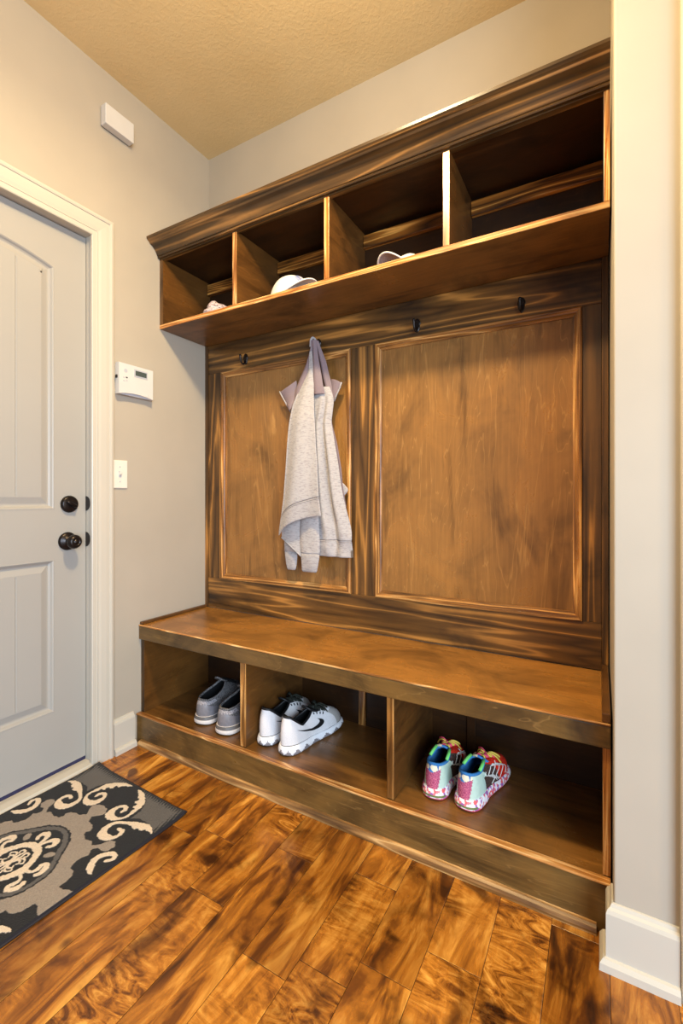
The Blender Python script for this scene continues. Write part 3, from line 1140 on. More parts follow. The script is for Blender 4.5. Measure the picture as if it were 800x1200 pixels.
    r = ramp(N, [(0.3, (0.75, 0.75, 0.75, 1)), (0.7, (1.2, 1.2, 1.2, 1))])
    L.new(nz.outputs[0], r.inputs[0])
    L.new(mixc(N, L, 'MULTIPLY', 0.8, a.outputs['Color'], r.outputs[0]), b.inputs['Base Color'])
    bump(N, L, b, nz.outputs[0], 0.5, 0.002)
    b.inputs['Sheen Weight'].default_value = 0.15
    o = link_mesh('rug', me, m, None, (0.2525 + 0.010, -1.005, 0))
    o.rotation_euler = (0, 0, math.atan2(-0.0225, 0.508))
    tag(o, 'black and taupe damask accent rug with cream scrolls on the floor by the door', 'rug')
    # bound edge
    bm = bmesh.new()
    path = []
    r_ = 0.0026
    hu, hv = HU * 0.001 + 0.0005, HV * 0.001 + 0.0005
    for (a0, b0, a1, b1, n) in ((-hu, -hv, hu, -hv, 30), (hu, -hv, hu, hv, 50), (hu, hv, -hu, hv, 30), (-hu, hv, -hu, -hv, 50)):
        for i in range(n):
            uu, vv = a0 + (a1 - a0) * i / n, b0 + (b1 - b0) * i / n
            c1 = max(0, 1 - math.hypot(uu + hu, vv - hv) / 0.11) ** 2 * 0.010 + max(0, 1 - math.hypot(uu - hu, vv - hv) / 0.08) ** 2 * 0.006
            path.append((uu, vv, r_ + 0.0004 + c1))
    bm_tube(bm, path, r_, 8, closed=True)
    e = from_bm('bound_edge', bm, M_BLACK, o, smooth=True)
    return o


make_rug()

# ------------------------------------------------------------------ shoes
FLOOR_B = 0.1225


class ShoeForm:
    def __init__(s, L, Wd, heel_h=0.098, dip=0.066, front=0.092, toe=0.088, side=1, open_w=0.29):
        s.L, s.W, s.hh, s.dip, s.fr, s.toe, s.side = L, Wd, heel_h, dip, front, toe, side
        s.ow = open_w

    def outline(s, u, grow=0.0):
        t = (1 - math.cos(2 * math.pi * u)) / 2
        sg = 1 if (u % 1.0) < 0.5 else -1
        rear = math.sqrt(max(0, 1 - (1 - min(t / 0.17, 1)) ** 2))
        k = max(0, (t - 0.66) / 0.34)
        front = math.sqrt(max(0, 1 - k ** 2.1))
        waist = np.interp(t, [0, 0.15, 0.40, 0.70, 1], [0.74, 0.78, 0.74, 1.0, 1.0])
        hw = s.W / 2 * rear * front * waist
        cx = s.side * (-0.010) * math.sin(math.pi * max(0, (t - 0.3)) / 0.7) + s.side * 0.010 * max(0, t - 0.75) / 0.25
        x = t * s.L
        y = sg * hw + cx
        # grow outwards
        if grow:
            mx = 0.47 * s.L
            dx, dy = x - mx, y - cx
            x += grow * (math.copysign(1, dx) * (abs(dx) / (0.5 * s.L)) ** 3)
            y += grow * (sg if hw > 1e-5 else 0) * min(1, hw / (0.2 * s.W))
        return x, y

    def top_z_sole(s, t):
        return np.interp(t, [0, 0.3, 0.6, 0.85, 1.0], [0.031, 0.028, 0.023, 0.025, 0.032])

    def bot_z_sole(s, t):
        return np.interp(t, [0, 0.06, 0.5, 0.75, 1.0], [0.004, 0.0, 0.0, 0.001, 0.014])

    def B(s, u):
        t = (1 - math.cos(2 * math.pi * u)) / 2
        x, y = s.outline(u, -0.002)
        return np.array([x, y, s.top_z_sole(t)])

    def T(s, u):
        t = (1 - math.cos(2 * math.pi * u)) / 2
        sg = 1 if (u % 1.0) < 0.5 else -1
        x = (0.045 + 0.455 * t) * s.L
        e = math.sqrt(max(0, 1 - (2 * t - 1) ** 2))
        hw = s.W * s.ow * e * (1.05 - 0.30 * t)
        z = np.interp(t, [0, 0.10, 0.45, 0.75, 1.0], [s.hh, s.hh - 0.004, s.dip, s.dip + 0.012, s.fr])
        cx = s.side * (-0.004) * t
        return np.array([x, sg * hw + cx, z])

    def S(s, u, v, off=0.0):
        def raw(u, v):
            u = u % 1.0
            Bp, Tp = s.B(u), s.T(u)
            t = (1 - math.cos(2 * math.pi * u)) / 2
            w = max(0.0, (t - 0.55) / 0.45)
            w = w * w * (3 - 2 * w)
            P = np.empty(3)
            out = 0.03 * (1 - w) + 0.06 * w
            P[:2] = Bp[:2] + (Tp[:2] - Bp[:2]) * (0.10 * (1 - w) + 0.02 * w)
            P[2] = (0.62 * Tp[2] + 0.02) * (1 - w) + s.toe * w
            if t < 0.1:
                P[0] -= 0.006
            return (1 - v) ** 2 * Bp + 2 * v * (1 - v) * P + v * v * Tp
        p = raw(u, v)
        if off:
            e = 0.004
            a = raw(u + e, v) - raw(u - e, v)
            c = raw(u, min(1, v + 0.02)) - raw(u, max(0, v - 0.02))
            n = np.cross(a, c)
            n /= np.linalg.norm(n) + 1e-9
            # outward = away from the middle line
            mid = np.array([0.4 * s.L, 0, 0.04])
            if n @ (p - mid) < 0:
                n = -n
            p = p + n * off
        return p


def build_shoe(name, label, group, loc, ang, L, Wd, side, upper_mats, upper_fn, sole_mats, sole_fn, lining, collar, tongue_m, lace_m, insole_m,
               form_kw=None, extras=None, lace_r=0.0028, bow=True, lace_m2=None):
    f = ShoeForm(L, Wd, side=side, **(form_kw or {}))
    t = thing(name, label, 'shoe', loc, ang, group)
    nu, nv = 128, 26
    bm = bmesh.new()
    G = [[f.S(j / nu, i / nv) for j in range(nu)] for i in range(nv + 1)]
    grid_mesh(bm, G, lambda i, j: upper_fn((j + 0.5) / nu, (i + 0.5) / nv), True)
    from_bm('upper', bm, upper_mats, t, smooth=True)
    # lining: inner skin + insole
    bm = bmesh.new()
    G = [[f.S(j / 64, v, -0.004 if v < 0.99 else -0.001) for j in range(64)] for v in (1.0, 0.9, 0.75, 0.55, 0.3, 0.08)]
    V = grid_mesh(bm, G, 0, True)
    fc = bm.faces.new(V[-1])
    fc.material_index = 1
    from_bm('lining', bm, [lining, insole_m], t, smooth=True, recalc=False)
    bm = bmesh.new()
    bm_tube(bm, [f.T(j / 64) + np.array([0, 0, -0.001]) for j in range(64)], 0.0046, 8, closed=True)
    from_bm('collar', bm, collar, t, smooth=True)
    # sole
    bm = bmesh.new()
    rows = 10
    G = []
    for i in range(rows + 1):
        k = i / rows
        row = []
        for j in range(nu):
            u = j / nu
            tt = (1 - math.cos(2 * math.pi * u)) / 2
            g = 0.0045 * math.sin(math.pi * min(1, 0.15 + k * 0.85)) + 0.001 - (0.006 if i == 0 else 0)
            x, y = f.outline(u, g)
            z0, z1 = f.bot_z_sole(tt), f.top_z_sole(tt) + 0.003
            row.append((x, y, z0 + (z1 - z0) * k))
        G.append(row)
    V = grid_mesh(bm, G, lambda i, j: sole_fn((j + 0.5) / nu, (i + 0.5) / rows), True)
    bm.faces.new(V[0][::-1])
    bm.faces.new(V[-1])
    from_bm('sole', bm, sole_mats, t, smooth=True)
    # tongue
    bm = bmesh.new()
    G = []
    for i in range(9):
        k = i / 8
        xx = (0.60 - 0.24 * k) * L
        zz = f.fr - 0.010 + 0.030 * k - 0.004 * math.sin(math.pi * k)
        ww = 0.016 + 0.010 * k - (0.006 if i == 8 else 0)
        G.append([(xx + 0.004 * (m_ / 4 - 1) ** 2 * 2, ww * (m_ / 4 - 1), zz - 0.010 * (m_ / 4 - 1) ** 2) for m_ in range(9)])
    grid_mesh(bm, G)
    o_ = from_bm('tongue', bm, tongue_m, t, smooth=True)
    sd = o_.modifiers.new('thick', 'SOLIDIFY')
    sd.thickness = 0.006
    sd.offset = 0
    # laces
    bm = bmesh.new()
    for n_, v in enumerate((0.70, 0.78, 0.86, 0.94)):
        d = 0.115 - 0.02 * n_ / 3
        a = f.S(0.5 - d, v, 0.002)
        b = f.S(0.5 + d, v + 0.045, 0.002)
        a2 = f.S(0.5 - d, v + 0.045, 0.002)
        b2 = f.S(0.5 + d, v, 0.002)
        mid = (a + b) / 2
        top = f.S(0.5, min(0.995, v + 0.02), 0.0)[2] + 0.007
        for (p, q, m_) in ((a, b, 0), (a2, b2, 1)):
            c = (p + q) / 2
            c[2] = max(top, c[2] + 0.004)
            pts = smooth_path([p, p * 0.72 + c * 0.28 + np.array([0, 0, 0.004]), c, q * 0.72 + c * 0.28 + np.array([0, 0, 0.004]), q], 4)
            bm_tube(bm, pts, lace_r, 6, mi=(n_ + m_) % 2 if lace_m2 else 0)
    if bow:
        c0 = np.array([0.575 * L, 0, f.fr + 0.004])
        for sgn in (1, -1):
            pts = smooth_path([c0, c0 + np.array([0.008, sgn * 0.016, 0.007]), c0 + np.array([0.020, sgn * 0.032, -0.002]), c0 + np.array([0.030, sgn * 0.030, -0.012]), c0 + np.array([0.018, sgn * 0.018, 0.000]), c0], 5)
            bm_tube(bm, pts, lace_r, 6, mi=(0 if sgn > 0 else 1) if lace_m2 else 0)
            pts = smooth_path([c0, c0 + np.array([0.000, sgn * 0.014, 0.006]), c0 + np.array([0.010, sgn * 0.028, -0.002]), c0 + np.array([0.022, sgn * 0.040, -0.022])], 5)
            bm_tube(bm, pts, lace_r * 0.9, 6, mi=1 if lace_m2 else 0)
        bm_lathe(bm, [(0, -0.005), (0.005, -0.003), (0.0055, 0.002), (0, 0.005)], c0, (0, 1, 0), 10)
    from_bm('laces', bm, [lace_m] + ([lace_m2] if lace_m2 else []), t, smooth=True)
    if extras:
        extras(t, f)
    return t


def fabric(name, c1, c2, scale=260, rough=0.85, bstr=0.4, lo=0.4, hi=0.6, stretch=(1, 1, 1)):
    m, N, L, b = new_mat(name, rough, 0, 0.2)
    tc = N.new('ShaderNodeTexCoord')
    mp = N.new('ShaderNodeMapping'); mp.inputs['Scale'].default_value = stretch
    L.new(tc.outputs['Object'], mp.inputs['Vector'])
    n = noise(N, scale, 3)
    L.new(mp.outputs[0], n.inputs['Vector'])
    r = ramp(N, [(lo, c1), (hi, c2)])
    L.new(n.outputs[0], r.inputs[0])
    L.new(r.outputs[0], b.inputs['Base Color'])
    bump(N, L, b, n.outputs[0], bstr, 0.001)
    return m


def voro(name, cols, scale=110, rough=0.6):
    m, N, L, b = new_mat(name, rough, 0, 0.4)
    tc = N.new('ShaderNodeTexCoord')
    v = N.new('ShaderNodeTexVoronoi')
    v.inputs['Scale'].default_value = scale
    L.new(tc.outputs['Object'], v.inputs['Vector'])
    s = N.new('ShaderNodeSeparateColor')
    L.new(v.outputs['Color'], s.inputs[0])
    r = ramp(N, [(i / len(cols), c) for i, c in enumerate(cols)])
    r.color_ramp.interpolation = 'CONSTANT'
    L.new(s.outputs[0], r.inputs[0])
    L.new(r.outputs[0], b.inputs['Base Color'])
    return m


# --- grey knit pair, left cubby
K_KNIT = fabric('charcoal_knit', srgb(52, 50, 50), srgb(128, 124, 124), 330)
K_KNIT_L = fabric('heel_knit', srgb(112, 106, 110), srgb(178, 172, 174), 330)
K_SYN = plain('grey_synthetic', srgb(120, 116, 120), 0.4, 0, 0.5, 90, 0.12, 0.1)
K_MID = plain('off_white_foam', srgb(226, 214, 206), 0.6, 0, 0.3, 120, 0.05, 0.1)
K_DARK = plain('black_lining', srgb(24, 23, 24), 0.85, 0, 0.2, 200, 0.2, 0.2)
K_INS = plain('grey_insole', srgb(70, 68, 68), 0.85, 0, 0.2, 200, 0.2, 0.2)
K_SOLED = plain('grey_sole_band', srgb(96, 92, 92), 0.5, 0, 0.4, 90, 0.1, 0.1)


def dk(u):
    """angular distance from the heel, 0..0.5"""
    u = u % 1.0
    return min(u, 1 - u)


def up_grey(u, v):
    h = dk(u)
    if h < 0.17 and v > 0.62:
        return 1
    if h < 0.20 and v < 0.5 + 0.25 * math.cos(h * 14):
        return 2
    return 0


def sole_grey(u, k):
    return 0 if 0.12 < k < 0.62 else 1


for (nm, x, y, a, sd, lab) in (('running_shoe', 0.306, -0.352, 92, 1, 'left charcoal knit running shoe in the leftmost bench cubby'),
                               ('running_shoe', 0.436, -0.368, 87, -1, 'right charcoal knit running shoe beside the first bench divider')):
    build_shoe(nm, lab, 'charcoal running shoes', (x, y, FLOOR_B), math.radians(a), 0.290, 0.114, sd,
               [K_KNIT, K_KNIT_L, K_SYN], up_grey, [K_MID, K_SOLED], sole_grey, K_DARK, K_KNIT, K_KNIT, K_DARK, K_INS,
               dict(heel_h=0.098, dip=0.102, front=0.136, toe=0.094, open_w=0.34), bow=False)

# --- white pair with black swoosh, middle cubby
Wh = plain('white_mesh_upper', srgb(218, 214, 214), 0.6, 0, 0.3, 420, 0.10, 0.4)
Wg = plain('pale_grey_toe', srgb(168, 162, 156), 0.6, 0, 0.3, 420, 0.12, 0.4)
Bk = plain('black_trim', srgb(22, 22, 24), 0.5, 0, 0.4, 90, 0.15, 0.1)
BkL = plain('black_lace', srgb(36, 38, 32), 0.8, 0, 0.2, 400, 0.25, 0.3)
SolW = plain('white_midsole', srgb(232, 230, 232), 0.45, 0, 0.4, 90, 0.03, 0.05)
SolG = plain('silver_airbag', srgb(138, 132, 136), 0.25, 0.1, 0.5, 120, 0.15, 0.05)
SolC = plain('clear_grey_outsole', srgb(176, 170, 172), 0.4, 0, 0.5, 120, 0.1, 0.05)


def up_white(u, v):
    t = (1 - math.cos(2 * math.pi * u)) / 2
    if v < 0.05:
        return 2
    if t > 0.86 and v < 0.62:
        return 1
    if dk(u) > 0.455 and v < 0.72:
        return 1
    return 0


def sole_white(u, k):
    if k < 0.12:
        return 2
    if k > 0.86:
        return 0
    ph = (u * 17) % 1.0
    tri = abs(ph - 0.5) * 2
    return 1 if (k - 0.12) / 0.72 < tri * 0.95 - 0.12 else 0


def swoosh(t, f):
    for sd in (1, -1):
        top = smooth_path([(.132, .46), (.18, .42), (.225, .395), (.262, .41), (.288, .48), (.300, .58), (.306, .70)], 5)
        bot = smooth_path([(.132, .455), (.18, .36), (.225, .28), (.268, .25), (.300, .33), (.313, .49), (.3075, .71)], 5)
        bm = bmesh.new()
        rows = []
        for (a, b_) in zip(top, bot):
            r = []
            for m_ in range(5):
                w = m_ / 4
                uu, vv = a[0] + (b_[0] - a[0]) * w, a[1] + (b_[1] - a[1]) * w
                r.append(f.S(uu if sd > 0 else 1 - uu, max(0.02, vv), 0.0016))
            rows.append(r)
        grid_mesh(bm, rows)
        o_ = from_bm('side_emblem', bm, Bk, t, smooth=True)
        o_['label'] = 'black curved tick emblem'
    # dark eyelets
    for v in (0.72, 0.80, 0.88, 0.95):
        for sd in (1, -1):
            bm = bmesh.new()
            a = f.S(0.5 - sd * 0.125, v, 0.0016)
            b_ = f.S(0.5 - sd * 0.150, v - 0.05, 0.0016)
            bm_tube(bm, [a, b_], 0.0022, 6)
            from_bm('eyelet', bm, Bk, t)


for (x, y, a, sd, lab) in ((0.626, -0.350, 86, 1, 'left white running shoe standing against the first bench divider'),
                           (0.730, -0.362, 79, -1, 'right white running shoe with black side tick in the middle cubby')):
    build_shoe('running_shoe', lab, 'white running shoes', (x, y, FLOOR_B), math.radians(a), 0.303, 0.094, sd,
               [Wh, Wg, Bk], up_white, [SolW, SolG, SolC], sole_white, K_DARK, Bk, Bk, BkL, K_DARK,
               dict(heel_h=0.134, dip=0.088, front=0.118, toe=0.096, open_w=0.31), swoosh)

# --- colourful pair, right cubby
C_MINT = plain('mint_overlay', srgb(190, 212, 196), 0.55, 0, 0.4, 90, 0.05, 0.1)
C_RED = fabric('red_mesh', srgb(176, 24, 12), srgb(232, 56, 30), 420)
C_PINKP = fabric('pink_heel_print', srgb(150, 60, 96), srgb(206, 110, 136), 300)
C_BLUE = plain('blue_lining', srgb(56, 118, 176), 0.8, 0, 0.2, 200, 0.15, 0.3)
C_BLUEW = voro('blue_print', [srgb(56, 118, 180), srgb(70, 130, 190), srgb(236, 222, 190), srgb(60, 110, 170)], 60)
C_SOLE = voro('speckled_sole', [srgb(236, 220, 222), srgb(226, 96, 100), srgb(160, 100, 170), srgb(238, 236, 236), srgb(230, 120, 130), srgb(240, 232, 228)], 130)
C_OUT = plain('coral_outsole', srgb(206, 78, 104), 0.5, 0, 0.4, 90, 0.12, 0.05)
C_OLIVE = plain('olive_heel_bar', srgb(112, 124, 74), 0.5, 0, 0.4, 90, 0.1, 0.05)
C_DARKM = fabric('dark_mesh', srgb(36, 26, 26), srgb(96, 70, 60), 420)
C_PLACE = plain('pink_lace', srgb(232, 84, 110), 0.7, 0, 0.2, 300, 0.12, 0.2)
C_YLACE = plain('yellow_lace', srgb(220, 190, 84), 0.7, 0, 0.2, 300, 0.12, 0.2)
C_WLINE = plain('white_piping', srgb(228, 222, 214), 0.6, 0, 0.3, 90, 0.04, 0.05)
C_LIME = plain('lime_tab', srgb(120, 214, 110), 0.6, 0, 0.3, 90, 0.06, 0.05)


def up_col(u, v):
    h = dk(u)
    t = (1 - math.cos(2 * math.pi * u)) / 2
    if h < 0.055 + 0.06 * v:
        if v > 0.56 + 1.6 * h:
            return 4
        return 2
    if t < 0.46:
        if 0.36 < t and v < 0.5:
            return 3
        return 0
    if t < 0.66:
        return 3
    return 1


def sole_col(u, k):
    if k < 0.16:
        return 1
    if dk(u) < 0.10 and 0.34 < k < 0.54:
        return 2
    return 0


def col_extras(t, f):
    for sd in (1, -1):
        bm = bmesh.new()
        for i in range(6):
            u0 = 0.25 + 0.020 * i
            pts = []
            for k in range(15):
                q = k / 14
                uu = u0 + 0.028 * math.sin(q * 6.0 + i * 1.3)
                vv = 0.08 + 0.62 * q
                pts.append(f.S(uu if sd > 0 else 1 - uu, vv, 0.0016))
            bm_tube(bm, pts, 0.0015, 5)
        o_ = from_bm('side_piping', bm, C_WLINE, t, smooth=True)
        o_['label'] = 'white swirled side piping'
    for sd in (1, -1):
        bm = bmesh.new()
        bm_tube(bm, [f.T(0.22 if sd > 0 else 0.78) + np.array([0.0, 0, 0.004]), f.T(0.28 if sd > 0 else 0.72) + np.array([0, 0, 0.006]), f.T(0.33 if sd > 0 else 0.67) + np.array([0, 0, 0.006])], 0.005, 8)
        from_bm('collar_tab', bm, C_LIME, t, smooth=True)


for (x, y, a, sd, lab) in ((1.268, -0.330, 88, 1, 'left mint and pink running shoe with red toe in the right cubby'),
                           (1.362, -0.330, 76, -1, 'right mint and pink running shoe with red toe in the right cubby')):
    build_shoe('running_shoe', lab, 'colourful running shoes', (x, y, FLOOR_B), math.radians(a), 0.262, 0.094, sd,
               [C_MINT, C_RED, C_PINKP, C_DARKM, C_BLUEW], up_col, [C_SOLE, C_OUT, C_OLIVE], sole_col, C_BLUE, C_BLUE, C_BLUEW, C_PLACE, C_DARKM,
               dict(heel_h=0.106, dip=0.096, front=0.102, toe=0.094, open_w=0.31), col_extras, lace_m2=C_YLACE)

# ------------------------------------------------------------------ hats on the shelf
SHELF_Z = 1.8115
H_WHITE = fabric('white_cotton', srgb(202, 196, 190), srgb(222, 217, 212), 300, 0.85, 0.2)
H_TAN = fabric('cap_underside', srgb(190, 166, 136), srgb(214, 192, 164), 300, 0.85, 0.2)
H_GREY = fabric('grey_cap_cloth', srgb(126, 112, 108), srgb(152, 138, 134), 300, 0.85, 0.2)
H_BADGE = voro('badge_print', [srgb(112, 120, 160), srgb(140, 148, 184), srgb(190, 184, 200), srgb(118, 124, 164)], 90)
H_RIM = fabric('badge_rim', srgb(120, 128, 160), srgb(150, 156, 184), 300)


def build_cap(label, loc, ang, h, rx, ry, bill_len, bill_arch, m_crown, m_bill, m_edge, badge, tilt=0.0, squash=0.0):
    t = thing('baseball_cap', label, 'cap', loc, ang, None)
    nu, nv = 60, 16
    bm = bmesh.new()
    G = []
    for i in range(nv + 1):
        ph = (i / nv) * math.pi / 2
        row = []
        for j in range(nu):
            a = 2 * math.pi * j / nu
            r = math.cos(ph) ** 0.75 if i < nv else 0.02
            sq = 1 - squash * math.sin(ph) * (0.5 + 0.5 * math.cos(a * 2 + 1))
            seam = 1 - 0.010 * max(0, 1 - abs(((j / nu * 6 + 0.5) % 1.0) - 0.5) / 0.06)
            row.append((rx * r * math.cos(a) * seam, ry * r * math.sin(a) * seam, h * math.sin(ph) ** 1.05 * sq))
        G.append(row)
    V = grid_mesh(bm, G, 0, True)
    bm.faces.new(V[-1])
    o_ = from_bm('crown', bm, m_crown, t, smooth=True)
    sd = o_.modifiers.new('thick', 'SOLIDIFY'); sd.thickness = 0.002; sd.offset = -1
    bm = bmesh.new()
    bm_lathe(bm, [(0.007, 0), (0.006, 0.004), (0, 0.006)], (0, 0, h * (1 - squash * 0.5) - 0.002), (0, 0, 1), 14)
    from_bm('top_button', bm, m_crown, t, smooth=True)
    # bill
    bm = bmesh.new()
    G = []
    m2 = 28
    for i in range(9):
        k = i / 8
        row = []
        for j in range(m2 + 1):
            a = (j / m2 - 0.5) * math.radians(150)
            c = math.cos(a) ** 0.8
            x = rx * math.cos(a) * 0.97 + bill_len * k * c
            y = ry * math.sin(a) * (0.97 - 0.02 * k)
            z = 0.005 + bill_arch * (1 - (y / ry) ** 2) * (0.75 + 0.35 * k) - 0.012 * k
            row.append((x, y, max(0.002, z)))
        G.append(row)
    grid_mesh(bm, G)
    b_ = from_bm('bill', bm, m_bill, t, smooth=True)
    sd = b_.modifiers.new('thick', 'SOLIDIFY'); sd.thickness = 0.003; sd.offset = 1
    bm = bmesh.new()
    bm_tube(bm, [Vector(p) + Vector((0.001, 0, 0.001)) for p in G[-1]], 0.0028, 8)
    from_bm('bill_edge', bm, m_edge, b_, smooth=True)
    if badge:
        bm = bmesh.new()
        rr = 20
        ctr = (0.60, 0.0)
        def sp(ph, a, off):
            r = math.cos(ph) ** 0.75
            return Vector(((rx * r + off) * math.cos(a), (ry * r + off) * math.sin(a), h * math.sin(ph) ** 1.05 + off * 0.6))
        rings = []
        for i, q in enumerate((0.0, 0.5, 0.8, 1.0)):
            rings.append([sp(0.86 + 0.25 * q * math.sin(2 * math.pi * k / rr), 0.34 * q * math.cos(2 * math.pi * k / rr), 0.0025 if q < 1 else 0.0005) for k in range(rr)])
        Vr = [[bm.verts.new(p) for p in r] for r in rings[1:]]
        c = bm.verts.new(rings[0][0])
        for k in range(rr):
            k2 = (k + 1) % rr
            bm.faces.new((c, Vr[0][k], Vr[0][k2]))
            for a_, b2 in ((0, 1), (1, 2)):
                fq = bm.faces.new((Vr[a_][k], Vr[a_][k2], Vr[b2][k2], Vr[b2][k]))
                if a_ == 1:
                    fq.material_index = 1
        from_bm('front_badge', bm, [H_BADGE, H_RIM], t, smooth=True)['label'] = 'oval blue grey front badge'
    return t


build_cap('white baseball cap with oval blue grey badge in the second cubby', (0.640, -0.178, SHELF_Z), math.radians(-26), 0.106, 0.094, 0.086, 0.072, 0.040,
          H_WHITE, H_WHITE, H_WHITE, True)
build_cap('cap with arched grey bill and pale rim in the third cubby', (1.118, -0.140, SHELF_Z), math.radians(-106), 0.084, 0.085, 0.078, 0.050, 0.049,
          H_WHITE, H_GREY, H_WHITE, False, squash=0.25)


def make_beanie():
    m = fabric('patterned_knit', srgb(96, 84, 88), srgb(196, 178, 180), 90, 0.9, 0.6, 0.38, 0.55, (1, 1, 2.2))
    m2 = fabric('patterned_knit_cuff', srgb(150, 132, 136), srgb(206, 190, 190), 140, 0.9, 0.6, 0.35, 0.6)
    t = thing('knit_beanie', 'small pinkish grey patterned knit beanie folded in the leftmost upper cubby', 'hat', (0.282, -0.215, SHELF_Z), math.radians(10))
    bm = bmesh.new()
    G = []
    nu, nv = 40, 14
    for i in range(nv + 1):
        ph = i / nv * math.pi / 2
        r = math.cos(ph) ** 0.38 if i < nv else 0.03
        G.append([(0.050 * r * math.cos(2 * math.pi * j / nu) * (1 + 0.05 * math.sin(5 * 2 * math.pi * j / nu + i)),
                   0.060 * r * math.sin(2 * math.pi * j / nu) * (1 + 0.04 * math.sin(3 * 2 * math.pi * j / nu)),
                   0.005 + 0.060 * math.sin(ph) - 0.010 * (math.cos(2 * math.pi * j / nu) > 0.3) * math.sin(ph)) for j in range(nu)])
    V = grid_mesh(bm, G, 0, True)
    bm.faces.new(V[-1])
    from_bm('crown', bm, m, t, smooth=True)
    bm = bmesh.new()
    bm_tube(bm, [(0.052 * math.cos(2 * math.pi * j / nu), 0.062 * math.sin(2 * math.pi * j / nu), 0.0125 + 0.0015 * math.sin(4 * math.pi * j / nu)) for j in range(nu)], 0.0105, 10, closed=True)
    from_bm('rolled_cuff', bm, m2, t, smooth=True)


make_beanie()


# ------------------------------------------------------------------ jacket on the second hook
def heather(name, base, dark, sx=1.0):
    m, N, L, b = new_mat(name, 0.9, 0, 0.15)
    tc = N.new('ShaderNodeTexCoord')
    mp = N.new('ShaderNodeMapping'); mp.inputs['Scale'].default_value = (60, 60, 260)
    L.new(tc.outputs['Object'], mp.inputs['Vector'])
    n = noise(N, 1.0, 4, 0.7)
    L.new(mp.outputs[0], n.inputs['Vector'])
    r = ramp(N, [(0.34, dark), (0.52, base)])
    L.new(n.outputs[0], r.inputs[0])
    L.new(r.outputs[0], b.inputs['Base Color'])
    n2 = noise(N, 500, 2)
    L.new(tc.outputs['Object'], n2.inputs['Vector'])
    bump(N, L, b, n2.outputs[0], 0.3, 0.001)
    b.inputs['Sheen Weight'].default_value = 0.2
    return m


J_BODY = heather('heather_fleece', srgb(178, 172, 171), srgb(146, 139, 140))
J_BAND = heather('heather_rib', srgb(172, 166, 166), srgb(140, 134, 136))
J_MAUVE = plain('mauve_mesh', srgb(132, 115, 120), 0.55, 0, 0.3, 300, 0.06, 0.2)
J_LINE = plain('seam_thread', srgb(120, 112, 114), 0.8, 0, 0.2, 300, 0.1, 0)
J_ZIP = plain('zipper_metal', srgb(150, 140, 134), 0.35, 0.8, 0.5, 60, 0.1, 0)


def interp_curve(pts, z):
    zs = [p[1] for p in pts][::-1]
    xs = [p[0] for p in pts][::-1]
    return float(np.interp(z, zs, xs))


